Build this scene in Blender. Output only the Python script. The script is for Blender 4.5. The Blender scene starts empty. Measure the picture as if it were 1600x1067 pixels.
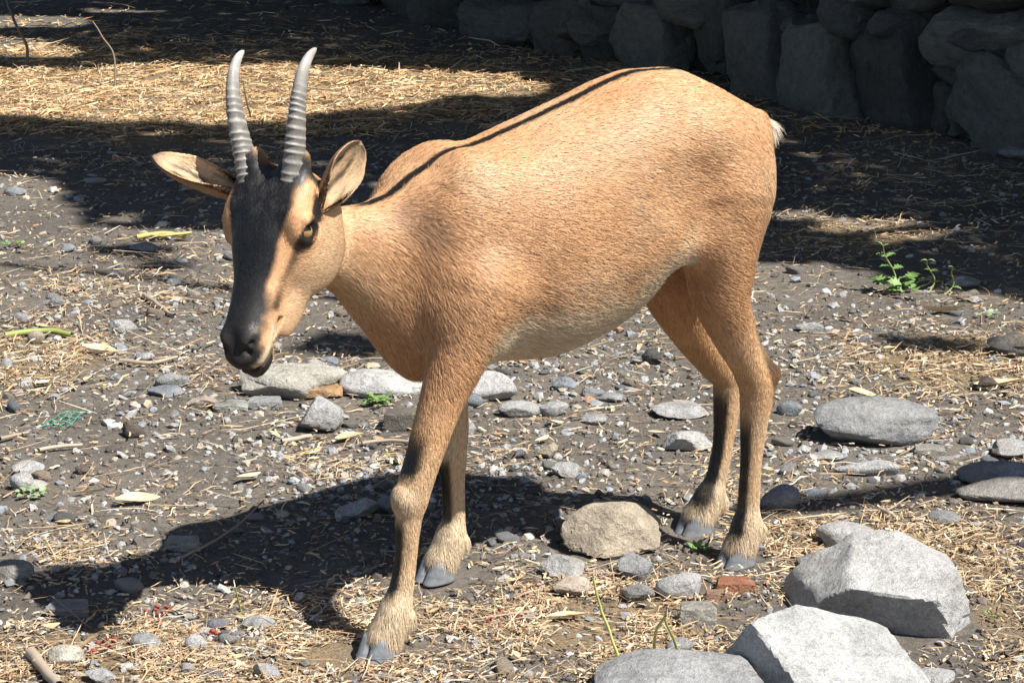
import bpy, math, random
import numpy as np
from mathutils import Vector, Matrix

# ------------------------------------------------------------------ camera, sky, sun, exposure
scene = bpy.context.scene
COL = scene.collection
rng = np.random.default_rng(11)
random.seed(11)

CAM_H = 1.25
cam_data = bpy.data.cameras.new('camera')
cam = bpy.data.objects.new('camera', cam_data)
COL.objects.link(cam)
cam.location = (0.0, 0.0, CAM_H)
cam.rotation_euler = (math.radians(75.0), 0.0, 0.0)
cam_data.sensor_width = 36.0
cam_data.lens = 36.0 * 3763.0 / 1600.0
cam_data.clip_end = 500.0
scene.camera = cam
scene.render.resolution_x, scene.render.resolution_y = 1024, 682

SUN_AZ, SUN_EL = math.radians(-37.0), math.radians(54.0)
SUN = np.array([math.cos(SUN_EL) * math.cos(SUN_AZ), math.cos(SUN_EL) * math.sin(SUN_AZ), math.sin(SUN_EL)])
world = bpy.data.worlds.new('World')
scene.world = world
world.use_nodes = True
wn = world.node_tree.nodes
sky_tex = wn.new('ShaderNodeTexSky')
sky_tex.sky_type = 'NISHITA'
sky_tex.sun_disc = False
sky_tex.sun_elevation = SUN_EL
sky_tex.sun_rotation = math.pi / 2 - SUN_AZ
sky_tex.altitude = 300
world.node_tree.links.new(sky_tex.outputs[0], wn['Background'].inputs[0])
wn['Background'].inputs[1].default_value = 0.058
sun_data = bpy.data.lights.new('sun', 'SUN')
sun_data.energy = 5.0
sun_data.angle = math.radians(0.53)
sun_data.color = (1.0, 0.95, 0.87)
sun = bpy.data.objects.new('sun', sun_data)
COL.objects.link(sun)
sun.rotation_euler = Vector((-SUN[0], -SUN[1], -SUN[2])).to_track_quat('-Z', 'Y').to_euler()
sun.location = (6, -1.5, 8)
scene.view_settings.view_transform = 'Standard'
scene.view_settings.look = 'None'
scene.view_settings.exposure = 0.9
scene.view_settings.gamma = 1.0
scene.cycles.max_bounces = 6
scene.cycles.transparent_max_bounces = 8

# ------------------------------------------------------------------ helpers
PITCH = math.radians(15.0)
C_R = np.array([1.0, 0, 0])
C_F = np.array([0, math.cos(PITCH), -math.sin(PITCH)])
C_U = np.array([0, math.sin(PITCH), math.cos(PITCH)])
C_O = np.array([0, 0, CAM_H])

def ground_at(px, py, z=0.0):
    """point on the plane at height z that the photograph shows at pixel (px, py) of 1600 x 1067"""
    d = C_F + C_R * (px - 800.0) / 3763.0 - C_U * (py - 533.5) / 3763.0
    return C_O + d * ((z - CAM_H) / d[2])

def pixel_of(p):
    v = np.asarray(p, float) - C_O
    z = v @ C_F
    return np.stack([800 + 3763 * (v @ C_R) / z, 533.5 - 3763 * (v @ C_U) / z], -1)

def metres_per_pixel(p):
    return ((np.asarray(p) - C_O) @ C_F) / 3763.0

def hash3(i, seed):
    n = (i[..., 0] * 73856093) ^ (i[..., 1] * 19349663) ^ (i[..., 2] * 83492791) ^ (seed * 2654435761)
    n = n & 0x7fffffff
    n = ((n ^ (n >> 13)) * 1274126177) & 0x7fffffff
    n = ((n ^ (n >> 15)) * 668265263) & 0x7fffffff
    return ((n ^ (n >> 12)) & 0xffff) / 65535.0

def vnoise(p, seed=0):
    """value noise in 0..1 at points p (n, 3)"""
    p = np.asarray(p, float)
    i = np.floor(p).astype(np.int64)
    f = p - i
    f = f * f * (3 - 2 * f)
    out = 0
    for dx in (0, 1):
        for dy in (0, 1):
            for dz in (0, 1):
                w = (f[..., 0] if dx else 1 - f[..., 0]) * (f[..., 1] if dy else 1 - f[..., 1]) * (f[..., 2] if dz else 1 - f[..., 2])
                out = out + w * hash3(i + np.array([dx, dy, dz]), seed)
    return out

def fbm(p, seed=0, octaves=4):
    p = np.asarray(p, float)
    a, s, t = 0.5, 0.0, 0.0
    for k in range(octaves):
        s = s + a * vnoise(p * 2.03 ** k + 17.3 * k, seed + k)
        t += a
        a *= 0.5
    return s / t

def sstep(a, b, x):
    t = np.clip((x - a) / (b - a), 0, 1)
    return t * t * (3 - 2 * t)

def mesh_from(name, verts, faces, smooth=True, colors=None):
    """faces: (n, k) int array with one k for all, or a list of such arrays"""
    me = bpy.data.meshes.new(name)
    verts = np.asarray(verts, np.float32)
    blocks = faces if isinstance(faces, list) else [faces]
    blocks = [np.asarray(b, np.int32) for b in blocks if len(b)]
    nl = sum(b.size for b in blocks)
    npoly = sum(len(b) for b in blocks)
    me.vertices.add(len(verts))
    me.vertices.foreach_set('co', verts.ravel())
    me.loops.add(nl)
    me.polygons.add(npoly)
    me.loops.foreach_set('vertex_index', np.concatenate([b.ravel() for b in blocks]))
    tot = np.concatenate([np.full(len(b), b.shape[1], np.int32) for b in blocks])
    start = np.concatenate([[0], np.cumsum(tot)[:-1]]).astype(np.int32)
    me.polygons.foreach_set('loop_start', start)
    me.polygons.foreach_set('loop_total', tot)
    me.polygons.foreach_set('use_smooth', np.full(npoly, smooth))
    me.update(calc_edges=True)
    me.validate()
    if colors is not None:
        at = me.color_attributes.new('col', 'FLOAT_COLOR', 'POINT')
        c = np.ones((len(verts), 4), np.float32)
        c[:, :3] = colors
        at.data.foreach_set('color', c.ravel())
    return me

def link(name, data, mat=None, parent=None, label=None, category=None, group=None, kind=None):
    o = bpy.data.objects.new(name, data)
    COL.objects.link(o)
    if mat is not None and data is not None and not data.materials:
        data.materials.append(mat)
    if parent is not None:
        o.parent = parent
    for k, v in (('label', label), ('category', category), ('group', group), ('kind', kind)):
        if v:
            o[k] = v
    return o

def new_mat(name):
    m = bpy.data.materials.new(name)
    m.use_nodes = True
    nt = m.node_tree
    return m, nt, nt.nodes['Principled BSDF']

def node(nt, typ, inputs=None, **props):
    n = nt.nodes.new(typ)
    for k, v in props.items():
        setattr(n, k, v)
    for k, v in (inputs or {}).items():
        if isinstance(v, bpy.types.NodeSocket):
            nt.links.new(v, n.inputs[k])
        else:
            n.inputs[k].default_value = v
    return n

def ramp(nt, fac, stops):
    r = nt.nodes.new('ShaderNodeValToRGB')
    nt.links.new(fac, r.inputs[0])
    el = r.color_ramp.elements
    while len(el) < len(stops):
        el.new(0.5)
    for e, (p, c) in zip(el, stops):
        e.position = p
        e.color = (c[0], c[1], c[2], 1) if not np.isscalar(c) else (c, c, c, 1)
    return r.outputs[0]

def mix_rgb(nt, fac, a, b, mode='MIX'):
    n = nt.nodes.new('ShaderNodeMix')
    n.data_type = 'RGBA'
    n.blend_type = mode
    for sock, v in ((n.inputs[0], fac), (n.inputs[6], a), (n.inputs[7], b)):
        if isinstance(v, bpy.types.NodeSocket):
            nt.links.new(v, sock)
        else:
            sock.default_value = v if np.isscalar(v) else (v[0], v[1], v[2], 1)
    return n.outputs[2]

def srgb(r, g, b):
    c = np.array([r, g, b]) / 255.0
    return np.where(c <= 0.04045, c / 12.92, ((c + 0.055) / 1.055) ** 2.4)
# ------------------------------------------------------------------ ground
def blobs(items):
    """[(px, py, rx, ry, weight)] read off the photograph -> ground-plane blobs"""
    out = []
    for px, py, rx, ry, w in items:
        c = ground_at(px, py); ex = ground_at(px + rx, py); ey0, ey1 = ground_at(px, py - ry), ground_at(px, py + ry)
        out.append((c[0], c[1], abs(ex[0] - c[0]), .5 * abs(ey0[1] - ey1[1]), w))
    return out
def blob_sum(bl, x, y):
    s = np.zeros_like(x)
    for cx, cy, rx, ry, w in bl:
        s += w * np.exp(-(((x - cx) / rx) ** 2 + ((y - cy) / ry) ** 2) * .8)
    return s
STRAW_BLOBS = blobs([(400, 140, 500, 45, 1.6), (60, 110, 250, 60, .8), (60, 560, 130, 60, .9), (230, 1030, 420, 60, 1.0), (560, 940, 130, 40, .3), (900, 950, 190, 50, 1.0), (1000, 1000, 120, 60, .6),
                     (1480, 560, 180, 60, .9), (1330, 370, 150, 30, .9), (1430, 850, 160, 40, .9), (1560, 960, 80, 90, .7), (450, 705, 60, 20, .7), (330, 590, 120, 25, .5), (1230, 840, 60, 50, .6),
                     (90, 860, 90, 25, .7), (560, 740, 80, 25, .5), (1000, 440, 160, 60, .4), (600, 600, 70, 20, .6), (800, 700, 70, 30, .4), (150, 440, 160, 50, .5), (1150, 760, 90, 60, .3), (300, 235, 260, 40, .5), (1400, 260, 250, 50, .6)])
BARE_BLOBS = blobs([(250, 690, 210, 70, 1.0), (930, 690, 90, 45, .8), (1260, 470, 90, 40, .7), (60, 740, 100, 40, .5), (740, 940, 60, 35, .6), (330, 800, 120, 30, .4), (230, 520, 80, 25, .5), (1180, 590, 70, 30, .5), (860, 610, 60, 20, .4)])
GRAVEL_BLOBS = blobs([(900, 580, 130, 60, 1.0), (1450, 690, 150, 40, 1.0), (560, 760, 100, 40, .9), (120, 500, 160, 60, .6), (1380, 500, 120, 40, .3), (100, 860, 110, 30, .6), (480, 690, 120, 30, .5), (340, 1010, 160, 40, .5),
                      (800, 760, 120, 50, .5), (1250, 560, 100, 50, .5), (1300, 720, 120, 30, .5), (880, 920, 80, 40, .5), (430, 480, 100, 60, .4), (300, 650, 200, 60, .25)])

def ground_z(x, y):
    p = np.stack([x, y, np.zeros_like(x)], -1)
    return .016 * (fbm(p * 2.2, 71, 3) - .5) + .010 * (fbm(p * 9, 72, 3) - .5)
FEET = [(-.236, 3.027), (-.107, 3.3188), (.344, 3.386), (.282, 3.523)]

def spaced(lo, hi, a, b, fine):
    mid = np.arange(a, b + 1e-6, fine)
    out = [mid]
    left, right, st = a, b, fine
    L_, R_ = [], []
    while left > lo:
        st *= 1.22; left -= st; L_.append(max(left, lo))
    st = fine
    while right < hi:
        st *= 1.22; right += st; R_.append(min(right, hi))
    return np.concatenate([L_[::-1], mid, R_])
gx = spaced(-90, 90, -1.3, 1.3, .012); gy = spaced(-30, 160, 2.7, 5.6, .014)
GX, GY = np.meshgrid(gx, gy, indexing='ij')
fade = np.exp(-np.maximum(np.abs(GX) - 4, 0) / 4) * np.exp(-np.maximum(GY - 12, 0) / 4)
GZ = ground_z(GX.ravel(), GY.ravel()).reshape(GX.shape) * fade
micro = .006 * (fbm(np.stack([GX, GY, 0 * GX], -1).reshape(-1, 3) * 38, 73, 3).reshape(GX.shape) - .5)
gv = np.stack([GX, GY, GZ + micro * (GY < 6) * (np.abs(GX) < 1.5)], -1).reshape(-1, 3)
nxg, nyg = len(gx), len(gy)
ii = (np.arange(nxg - 1)[:, None] * nyg + np.arange(nyg - 1)[None, :]).ravel()
gq = np.stack([ii, ii + nyg, ii + nyg + 1, ii + 1], 1)

lit = np.clip(blob_sum(STRAW_BLOBS, gv[:, 0], gv[:, 1]) * .75 - .5 * blob_sum(BARE_BLOBS, gv[:, 0], gv[:, 1]) + .12, 0, 1)
m_soil, nt, b = new_mat('dry_dark_soil')
tc = node(nt, 'ShaderNodeTexCoord')
n1 = node(nt, 'ShaderNodeTexNoise', {'Vector': tc.outputs['Object'], 'Scale': 2.2, 'Detail': 6.0, 'Roughness': .6})
n2 = node(nt, 'ShaderNodeTexNoise', {'Vector': tc.outputs['Object'], 'Scale': 55.0, 'Detail': 6.0, 'Roughness': .75})
n3 = node(nt, 'ShaderNodeTexNoise', {'Vector': tc.outputs['Object'], 'Scale': 260.0, 'Detail': 3.0, 'Roughness': .7})
vo = node(nt, 'ShaderNodeTexVoronoi', {'Vector': tc.outputs['Object'], 'Scale': 150.0, 'Randomness': 1.0})
soil = ramp(nt, n1.outputs[0], [(.35, (.125, .112, .098)), (.65, (.190, .168, .145))])
soil = mix_rgb(nt, .85, soil, ramp(nt, n2.outputs[0], [(.25, .55), (.5, 1.0), (.75, 1.5)]), 'MULTIPLY')
chaff = ramp(nt, n3.outputs[0], [(.60, 0.0), (.72, 1.0)])
soil = mix_rgb(nt, mix_rgb(nt, .45, (0, 0, 0), chaff), soil, (.30, .24, .165))
grit = ramp(nt, vo.outputs['Distance'], [(.10, 1.0), (.2, 0.0)])
soil = mix_rgb(nt, mix_rgb(nt, .35, (0, 0, 0), grit), soil, (.28, .275, .265))
lt = node(nt, 'ShaderNodeVertexColor', layer_name='col')
n4 = node(nt, 'ShaderNodeTexNoise', {'Vector': tc.outputs['Object'], 'Scale': 24.0, 'Detail': 7.0, 'Roughness': .75})
lsum = node(nt, 'ShaderNodeMath', {0: n4.outputs[0], 1: lt.outputs[0]}, operation='MULTIPLY_ADD')
lsum.inputs[1].default_value = 1.0
nt.links.new(lt.outputs[0], lsum.inputs[2])
lmask = ramp(nt, lsum.outputs[0], [(.72, 0.0), (1.0, .85)])
litter = ramp(nt, n3.outputs[0], [(.3, (.13, .092, .055)), (.5, (.26, .19, .11)), (.7, (.40, .31, .19))])
soil = mix_rgb(nt, lmask, soil, litter)
nt.links.new(soil, b.inputs['Base Color'])
b.inputs['Roughness'].default_value = .92
b.inputs['Specular IOR Level'].default_value = .2
bm1 = node(nt, 'ShaderNodeBump', {'Height': n2.outputs[0], 'Strength': .9, 'Distance': .012})
bm2 = node(nt, 'ShaderNodeBump', {'Height': n3.outputs[0], 'Strength': .7, 'Distance': .004, 'Normal': bm1.outputs[0]})
nt.links.new(bm2.outputs[0], b.inputs['Normal'])
link('ground', mesh_from('ground', gv, gq, True, np.repeat(lit[:, None], 3, 1)), m_soil, kind='structure', label='dark dry soil strewn with gravel and straw')

# ------------------------------------------------------------------ stones
def icosphere(sub):
    import bmesh
    bm = bmesh.new()
    bmesh.ops.create_icosphere(bm, subdivisions=sub, radius=1.0)
    v = np.array([p.co[:] for p in bm.verts]); fc = np.array([[p.index for p in f_.verts] for f_ in bm.faces])
    bm.free()
    return v, fc
ICO = {k: icosphere(k) for k in (1, 2, 3, 4, 5)}

def rock_points(sub, seed, planes=12, sharp=14.0, rough=.05, scale=(1, 1, 1), cuts=(), fine=.012, nfreq=1.7, chip=.0, near=.55, ball=1.0):
    """a stone inside the box +-scale: faceted hull, chipped and weathered. cuts: extra planes (normal, distance)"""
    r_ = np.random.default_rng(seed)
    v, fc = ICO[sub]
    nrm = r_.normal(size=(planes, 3)); nrm /= np.linalg.norm(nrm, axis=1)[:, None]
    ds = r_.uniform(near, .95, planes)
    for cn, cd in cuts:
        cn = np.asarray(cn, float); nrm = np.vstack([nrm, cn / np.linalg.norm(cn)]); ds = np.append(ds, cd)
    if chip:
        sd = r_.normal(size=(40, 3)); sd /= np.linalg.norm(sd, axis=1)[:, None]
        vw = v + .25 * np.stack([fbm(v * 2.5 + 7 * k, seed + k, 3) - .5 for k in range(3)], 1)
        ch = r_.normal(0, chip, 40)[np.argmax(vw @ sd.T, 1)]
    c = np.maximum(v @ nrm.T, 1e-3) / ds
    rad = (np.sum(c ** sharp, 1) + ball) ** (-1 / sharp)
    p = v * rad[:, None]
    p = p / np.abs(p).max(0)
    if chip:
        p = p * (1 + ch)[:, None]
    p = p * (1 + rough * 2 * (fbm(p * nfreq + seed * 3.1, seed, 4) - .5))[:, None]
    p = p + v * (fine * 2 * (fbm(p * 9 + seed, seed + 5, 4) - .5))[:, None]
    return p * np.asarray(scale), fc

def stone_material(name, tint, vein=0.0, lichen=.25):
    m, nt, b = new_mat(name)
    tc = node(nt, 'ShaderNodeTexCoord')
    oi = node(nt, 'ShaderNodeObjectInfo')
    off = node(nt, 'ShaderNodeVectorMath', {0: tc.outputs['Object'], 1: oi.outputs['Location']}, operation='ADD')
    n1 = node(nt, 'ShaderNodeTexNoise', {'Vector': off.outputs[0], 'Scale': 14.0, 'Detail': 8.0, 'Roughness': .68})
    n2 = node(nt, 'ShaderNodeTexNoise', {'Vector': off.outputs[0], 'Scale': 90.0, 'Detail': 6.0, 'Roughness': .75})
    n3 = node(nt, 'ShaderNodeTexNoise', {'Vector': off.outputs[0], 'Scale': 420.0, 'Detail': 3.0})
    base = mix_rgb(nt, 1.0, oi.outputs['Color'], ramp(nt, n1.outputs[0], [(.28, .62), (.5, 1.0), (.72, 1.28)]), 'MULTIPLY')
    base = mix_rgb(nt, .9, base, ramp(nt, n2.outputs[0], [(.28, .62), (.5, 1.0), (.7, 1.22)]), 'MULTIPLY')
    base = mix_rgb(nt, .5, base, ramp(nt, n3.outputs[0], [(.35, .6), (.6, 1.1)]), 'MULTIPLY')
    st = node(nt, 'ShaderNodeTexNoise', {'Vector': off.outputs[0], 'Scale': 6.0, 'Detail': 5.0, 'Roughness': .6})
    base = mix_rgb(nt, mix_rgb(nt, lichen, (0, 0, 0), ramp(nt, st.outputs[0], [(.55, 0.0), (.68, 1.0)])), base, tint)
    vo = node(nt, 'ShaderNodeTexVoronoi', {'Vector': node(nt, 'ShaderNodeVectorMath', {0: off.outputs[0], 1: n1.outputs['Color']}, operation='ADD').outputs[0], 'Scale': 7.0}, feature='DISTANCE_TO_EDGE')
    crack = ramp(nt, vo.outputs['Distance'], [(.0, 1.0), (.018, 0.0)])
    base = mix_rgb(nt, mix_rgb(nt, .55, (0, 0, 0), crack), base, (.07, .062, .052))
    pit = node(nt, 'ShaderNodeTexNoise', {'Vector': off.outputs[0], 'Scale': 38.0, 'Detail': 5.0, 'Roughness': .8})
    base = mix_rgb(nt, mix_rgb(nt, .6, (0, 0, 0), ramp(nt, pit.outputs[0], [(.30, 1.0), (.38, 0.0)])), base, (.10, .09, .075))
    nt.links.new(base, b.inputs['Base Color'])
    b.inputs['Roughness'].default_value = .85
    b.inputs['Specular IOR Level'].default_value = .3
    b0 = node(nt, 'ShaderNodeBump', {'Height': pit.outputs[0], 'Strength': .7, 'Distance': .012})
    b1 = node(nt, 'ShaderNodeBump', {'Height': n1.outputs[0], 'Strength': .7, 'Distance': .03, 'Normal': b0.outputs[0]})
    b2 = node(nt, 'ShaderNodeBump', {'Height': n2.outputs[0], 'Strength': .6, 'Distance': .006, 'Normal': b1.outputs[0]})
    nt.links.new(b2.outputs[0], b.inputs['Normal'])
    return m
m_stone = stone_material('limestone', (.30, .25, .185), lichen=.45)
m_wallstone = stone_material('wall_stone', (.10, .11, .08), lichen=.5)

GREY = (.300, .306, .312); LIGHT = (.385, .386, .384); WHITE = (.47, .465, .455); BLUE = (.225, .245, .270); DARK = (.09, .088, .085)
BROWN = (.25, .19, .14); TANS = (.42, .36, .28); BRICK = (.33, .145, .085); ORANGE = (.48, .30, .16); CLOD = (.11, .09, .075)

# x0 y0 x1 y1 in the photograph, colour, character, name, label
STONES = [
 (1222, 818, 1546, 1014, (.46, .462, .46), 'boulder', 'boulder', 'big pale grey angular boulder with a brown shaded hollow in its front'),
 (1046, 922, 1466, 1114, (.45, .455, .452), 'slab', 'boulder', 'large slanting pale grey slab cut by the lower edge of the picture'),
 (930, 1040, 1225, 1135, (.30, .306, .312), 'flat', 'boulder', 'smooth grey rounded boulder mostly below the picture edge'),
 (878, 776, 1048, 882, TANS, 'brokenrock', 'rock', 'brownish rock with a broken pale face beside the hind hooves'),
 (848, 852, 925, 908, LIGHT, 'angular', 'stone', 'light grey blocky stone on top of a pinkish one'),
 (850, 893, 922, 936, (.44, .37, .31), 'angular', 'stone', 'pinkish tan flat stone under a light grey block'),
 (964, 855, 1032, 908, GREY, 'angular', 'stone', 'bluish grey angular stone in front of the brownish rock'),
 (1026, 886, 1106, 940, LIGHT, 'round', 'stone', 'rounded light grey stone next to the red brick piece'),
 (970, 904, 1023, 943, (.22, .22, .21), 'rough', 'stone', 'small rough dark grey stone left of the rounded light one'),
 (1058, 930, 1118, 980, (.30, .29, .26), 'block', 'stone', 'grey brown block against the slanting slab'),
 (1116, 894, 1178, 930, BRICK, 'block', 'brick_fragment', 'worn red brick fragment below the near hind hoof'),
 (1100, 916, 1142, 942, (.34, .22, .15), 'block', 'brick_fragment', 'smaller orange brown brick piece tucked beside the red one'),
 (1254, 634, 1462, 706, GREY, 'long', 'boulder', 'broad grey flat topped boulder behind the goat on open soil'),
 (1304, 714, 1418, 750, LIGHT, 'bone', 'stone', 'smooth club shaped pale stone in front of the flat topped boulder'),
 (1272, 810, 1372, 868, LIGHT, 'round', 'stone', 'light grey stone touching the back of the big angular boulder'),
 (1238, 864, 1312, 896, GREY, 'round', 'stone', 'low grey stone half buried at the foot of the big angular boulder'),
 (1188, 756, 1252, 806, BLUE, 'round', 'stone', 'dark bluish rounded stone in shadow beside the near hind leg'),
 (1246, 764, 1300, 786, BLUE, 'flat', 'stone', 'flat bluish stone at the start of the branch shadow'),
 (1264, 702, 1316, 724, LIGHT, 'flat', 'stone', 'small flat whitish stone left of the club shaped one'),
 (1424, 690, 1476, 716, (.27, .26, .24), 'block', 'stone', 'small dark block at the right corner of the flat topped boulder'),
 (1538, 684, 1622, 722, LIGHT, 'flat', 'stone', 'pale flat stone cut by the picture edge beside fine gravel'),
 (1496, 764, 1640, 802, (.30, .29, .27), 'flat', 'stone', 'broad grey stone half covered by the branch shadow'),
 (1498, 742, 1620, 772, BLUE, 'long', 'stone', 'long bluish stone behind the half shaded broad one'),
 (1450, 800, 1502, 828, GREY, 'flat', 'stone', 'thin grey flake lying below the branch shadow'),
 (460, 615, 536, 678, LIGHT, 'angular', 'rock', 'light grey angular rock standing alone under the goat neck'),
 (364, 570, 536, 628, (.45, .43, .38), 'long', 'rock', 'long pale veined rock just below the muzzle'),
 (474, 597, 538, 624, ORANGE, 'block', 'stone', 'orange brown stone leaning on the long veined rock'),
 (534, 567, 662, 624, WHITE, 'slab2', 'rock', 'whitish slab behind the near foreleg'),
 (728, 577, 806, 632, WHITE, 'round', 'rock', 'whitish rounded rock between foreleg and belly'),
 (724, 613, 756, 640, BLUE, 'round', 'stone', 'small blue grey stone against the whitish rounded rock'),
 (778, 625, 842, 657, LIGHT, 'flat', 'stone', 'low pale stone right of the whitish rounded rock'),
 (842, 624, 892, 654, LIGHT, 'angular', 'stone', 'pale angular stone with a shaded notch below the belly'),
 (598, 631, 660, 675, (.14, .125, .11), 'block', 'stone', 'dark brown brick shaped stone behind the near foreleg'),
 (712, 644, 744, 685, LIGHT, 'angular', 'stone', 'light stone wedged beside the far foreleg'),
 (1034, 671, 1112, 714, WHITE, 'angular', 'stone', 'white topped stone with black shadow beside the far hind leg'),
 (1022, 640, 1112, 660, LIGHT, 'flat', 'stone', 'long flat pale stone between the belly and far hind leg'),
 (20, 719, 78, 744, LIGHT, 'round', 'stone', 'upper pale oval stone of the cluster of three'),
 (12, 734, 54, 770, LIGHT, 'round', 'stone', 'rear pale round stone of the cluster of three'),
 (28, 747, 74, 770, WHITE, 'round', 'stone', 'front whitest oval stone of the cluster of three'),
 (48, 732, 82, 755, (.19, .14, .115), 'rough', 'clod', 'reddish brown earth clod among the three pale stones'),
 (334, 620, 388, 645, (.33, .34, .31), 'block', 'stone', 'greenish grey block in the row below the muzzle'),
 (386, 614, 442, 640, GREY, 'block', 'stone', 'grey block at the end of the row below the muzzle'),
 (292, 616, 346, 640, (.46, .38, .32), 'angular', 'stone', 'pinkish stone at the start of the row below the muzzle'),
 (244, 581, 302, 608, GREY, 'long', 'stone', 'grey oblong stone left of the long veined rock'),
 (232, 602, 288, 624, BLUE, 'flat', 'stone', 'flat bluish stone in front of the grey oblong one'),
 (-20, 868, 56, 912, (.28, .27, .24), 'angular', 'rock', 'greenish grey rock cut by the picture edge above the shadow'),
 (258, 832, 314, 864, (.38, .36, .32), 'block', 'stone', 'tan grey block at the upper rim of the goat shadow'),
 (526, 772, 600, 814, LIGHT, 'angular', 'stone', 'light stone half covered by the goat shadow near the knee'),
 (203, 988, 260, 1021, GREY, 'round', 'stone', 'smooth grey egg shaped stone below the goat shadow'),
 (290, 987, 327, 1024, LIGHT, 'round', 'stone', 'upright light grey pebble near the egg shaped stone'),
 (324, 963, 360, 987, BLUE, 'round', 'stone', 'bluish oval pebble at the lower rim of the goat shadow'),
 (380, 958, 432, 988, LIGHT, 'flat', 'stone', 'flat light stone at the lower rim of the goat shadow'),
 (396, 1036, 442, 1072, GREY, 'angular', 'stone', 'grey pointed stone at the lower edge left of the front hoof'),
 (134, 1043, 192, 1074, LIGHT, 'angular', 'stone', 'light flaky stone at the lower edge beside the large tan leaf'),
 (76, 1003, 132, 1046, (.42, .40, .34), 'round', 'stone', 'pale lichen stone under the large tan leaf'),
 (278, 1036, 306, 1060, LIGHT, 'round', 'stone', 'small whitish pebble between egg shaped stone and lower edge'),
 (906, 604, 944, 622, BLUE, 'flat', 'stone', 'dark flat stone on bare soil under the belly'),
 (938, 612, 976, 632, GREY, 'flat', 'stone', 'grey chip beside the dark flat stone under the belly'),
 (860, 721, 906, 750, LIGHT, 'angular', 'stone', 'light chip on the soil between fore and hind legs'),
 (838, 690, 874, 720, TANS, 'angular', 'stone', 'tan chip just above the light one between the legs'),
 (908, 644, 952, 664, LIGHT, 'flat', 'stone', 'pale oval pebble in front of the dark flat stone'),
 (1002, 538, 1034, 570, DARK, 'pointed', 'stone', 'black pointed stone standing behind the belly'),
 (862, 588, 900, 612, BLUE, 'flat', 'stone', 'bluish flat stone directly under the belly edge'),
 (1214, 628, 1258, 656, BLUE, 'round', 'stone', 'bluish oval stone left of the flat topped boulder'),
 (1376, 616, 1408, 640, (.17, .165, .155), 'round', 'stone', 'round dark stone behind the flat topped boulder'),
 (1242, 500, 1292, 520, LIGHT, 'long', 'stone', 'pale oblong stone on bare soil behind the hind legs'),
 (1548, 508, 1640, 560, (.10, .10, .10), 'rough', 'rock', 'black rough rock at the picture edge near the weeds'),
 (1516, 584, 1566, 610, CLOD, 'rough', 'clod', 'dark earth clod on the straw right of the goat'),
 (1478, 430, 1532, 452, GREY, 'round', 'stone', 'grey stone in shade just behind the tall weed'),
 (192, 657, 228, 686, CLOD, 'rough', 'clod', 'crumbly dark earth clod on the bare soil'),
 (116, 722, 140, 740, CLOD, 'rough', 'clod', 'small dark clod right of the three pale stones'),
 (72, 930, 142, 966, GREY, 'block', 'stone', 'grey block lying inside the goat shadow'),
 (590, 770, 640, 806, GREY, 'round', 'stone', 'stone inside the goat shadow behind the near knee'),
 (170, 497, 212, 522, LIGHT, 'rough', 'stone', 'light rough stone left of the muzzle on open ground'),
 (74, 458, 102, 480, GREY, 'rough', 'stone', 'small grey stone above the green leaf stalk'),
 (18, 486, 50, 506, GREY, 'round', 'stone', 'grey pebble beside the picture edge above the leaf stalk'),
 (44, 515, 70, 540, TANS, 'round', 'stone', 'tan pebble lying on the green leaf stalk'),
 (212, 548, 244, 568, LIGHT, 'round', 'stone', 'light round pebble left of the muzzle tip'),
 (290, 450, 314, 466, (.30, .28, .25), 'round', 'stone', 'brownish pebble near the far cheek of the goat'),
 (204, 378, 250, 400, GREY, 'flat', 'stone', 'grey flat stone at the rim of the tree shade'),
 (138, 368, 162, 386, (.2, .2, .2), 'flat', 'stone', 'dark stone pair member in dappled shade behind the leaf stalk'),
 (93, 384, 118, 400, BLUE, 'flat', 'stone', 'bluish stone at the dappled shade rim'),
 (128, 275, 166, 288, LIGHT, 'flat', 'stone', 'flat whitish stone lying in the dark shade band'),
 (8, 290, 42, 306, BLUE, 'round', 'stone', 'bluish stone at the picture edge in the shade band'),
 (1560, 218, 1630, 250, GREY, 'round', 'rock', 'loose rounded rock lying at the foot of the stone wall'),
 (1040, 990, 1086, 1022, GREY, 'round', 'stone', 'grey stone tucked under the tip of the slanting slab'),
 (994, 1012, 1042, 1040, (.30, .30, .30), 'flat', 'stone', 'grey flat stone above the smooth boulder at the lower edge'),
 (1424, 1040, 1500, 1075, LIGHT, 'flat', 'stone', 'pale flat stone in front of the big angular boulder'),
 (500, 556, 530, 574, BLUE, 'round', 'stone', 'bluish pebble in the dark patch under the neck'),
 (480, 560, 512, 580, LIGHT, 'round', 'stone', 'light pebble behind the long veined rock'),
 (0, 560, 20, 580, LIGHT, 'flat', 'stone', 'light chip at the picture edge above the three pale stones'),
]
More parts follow.
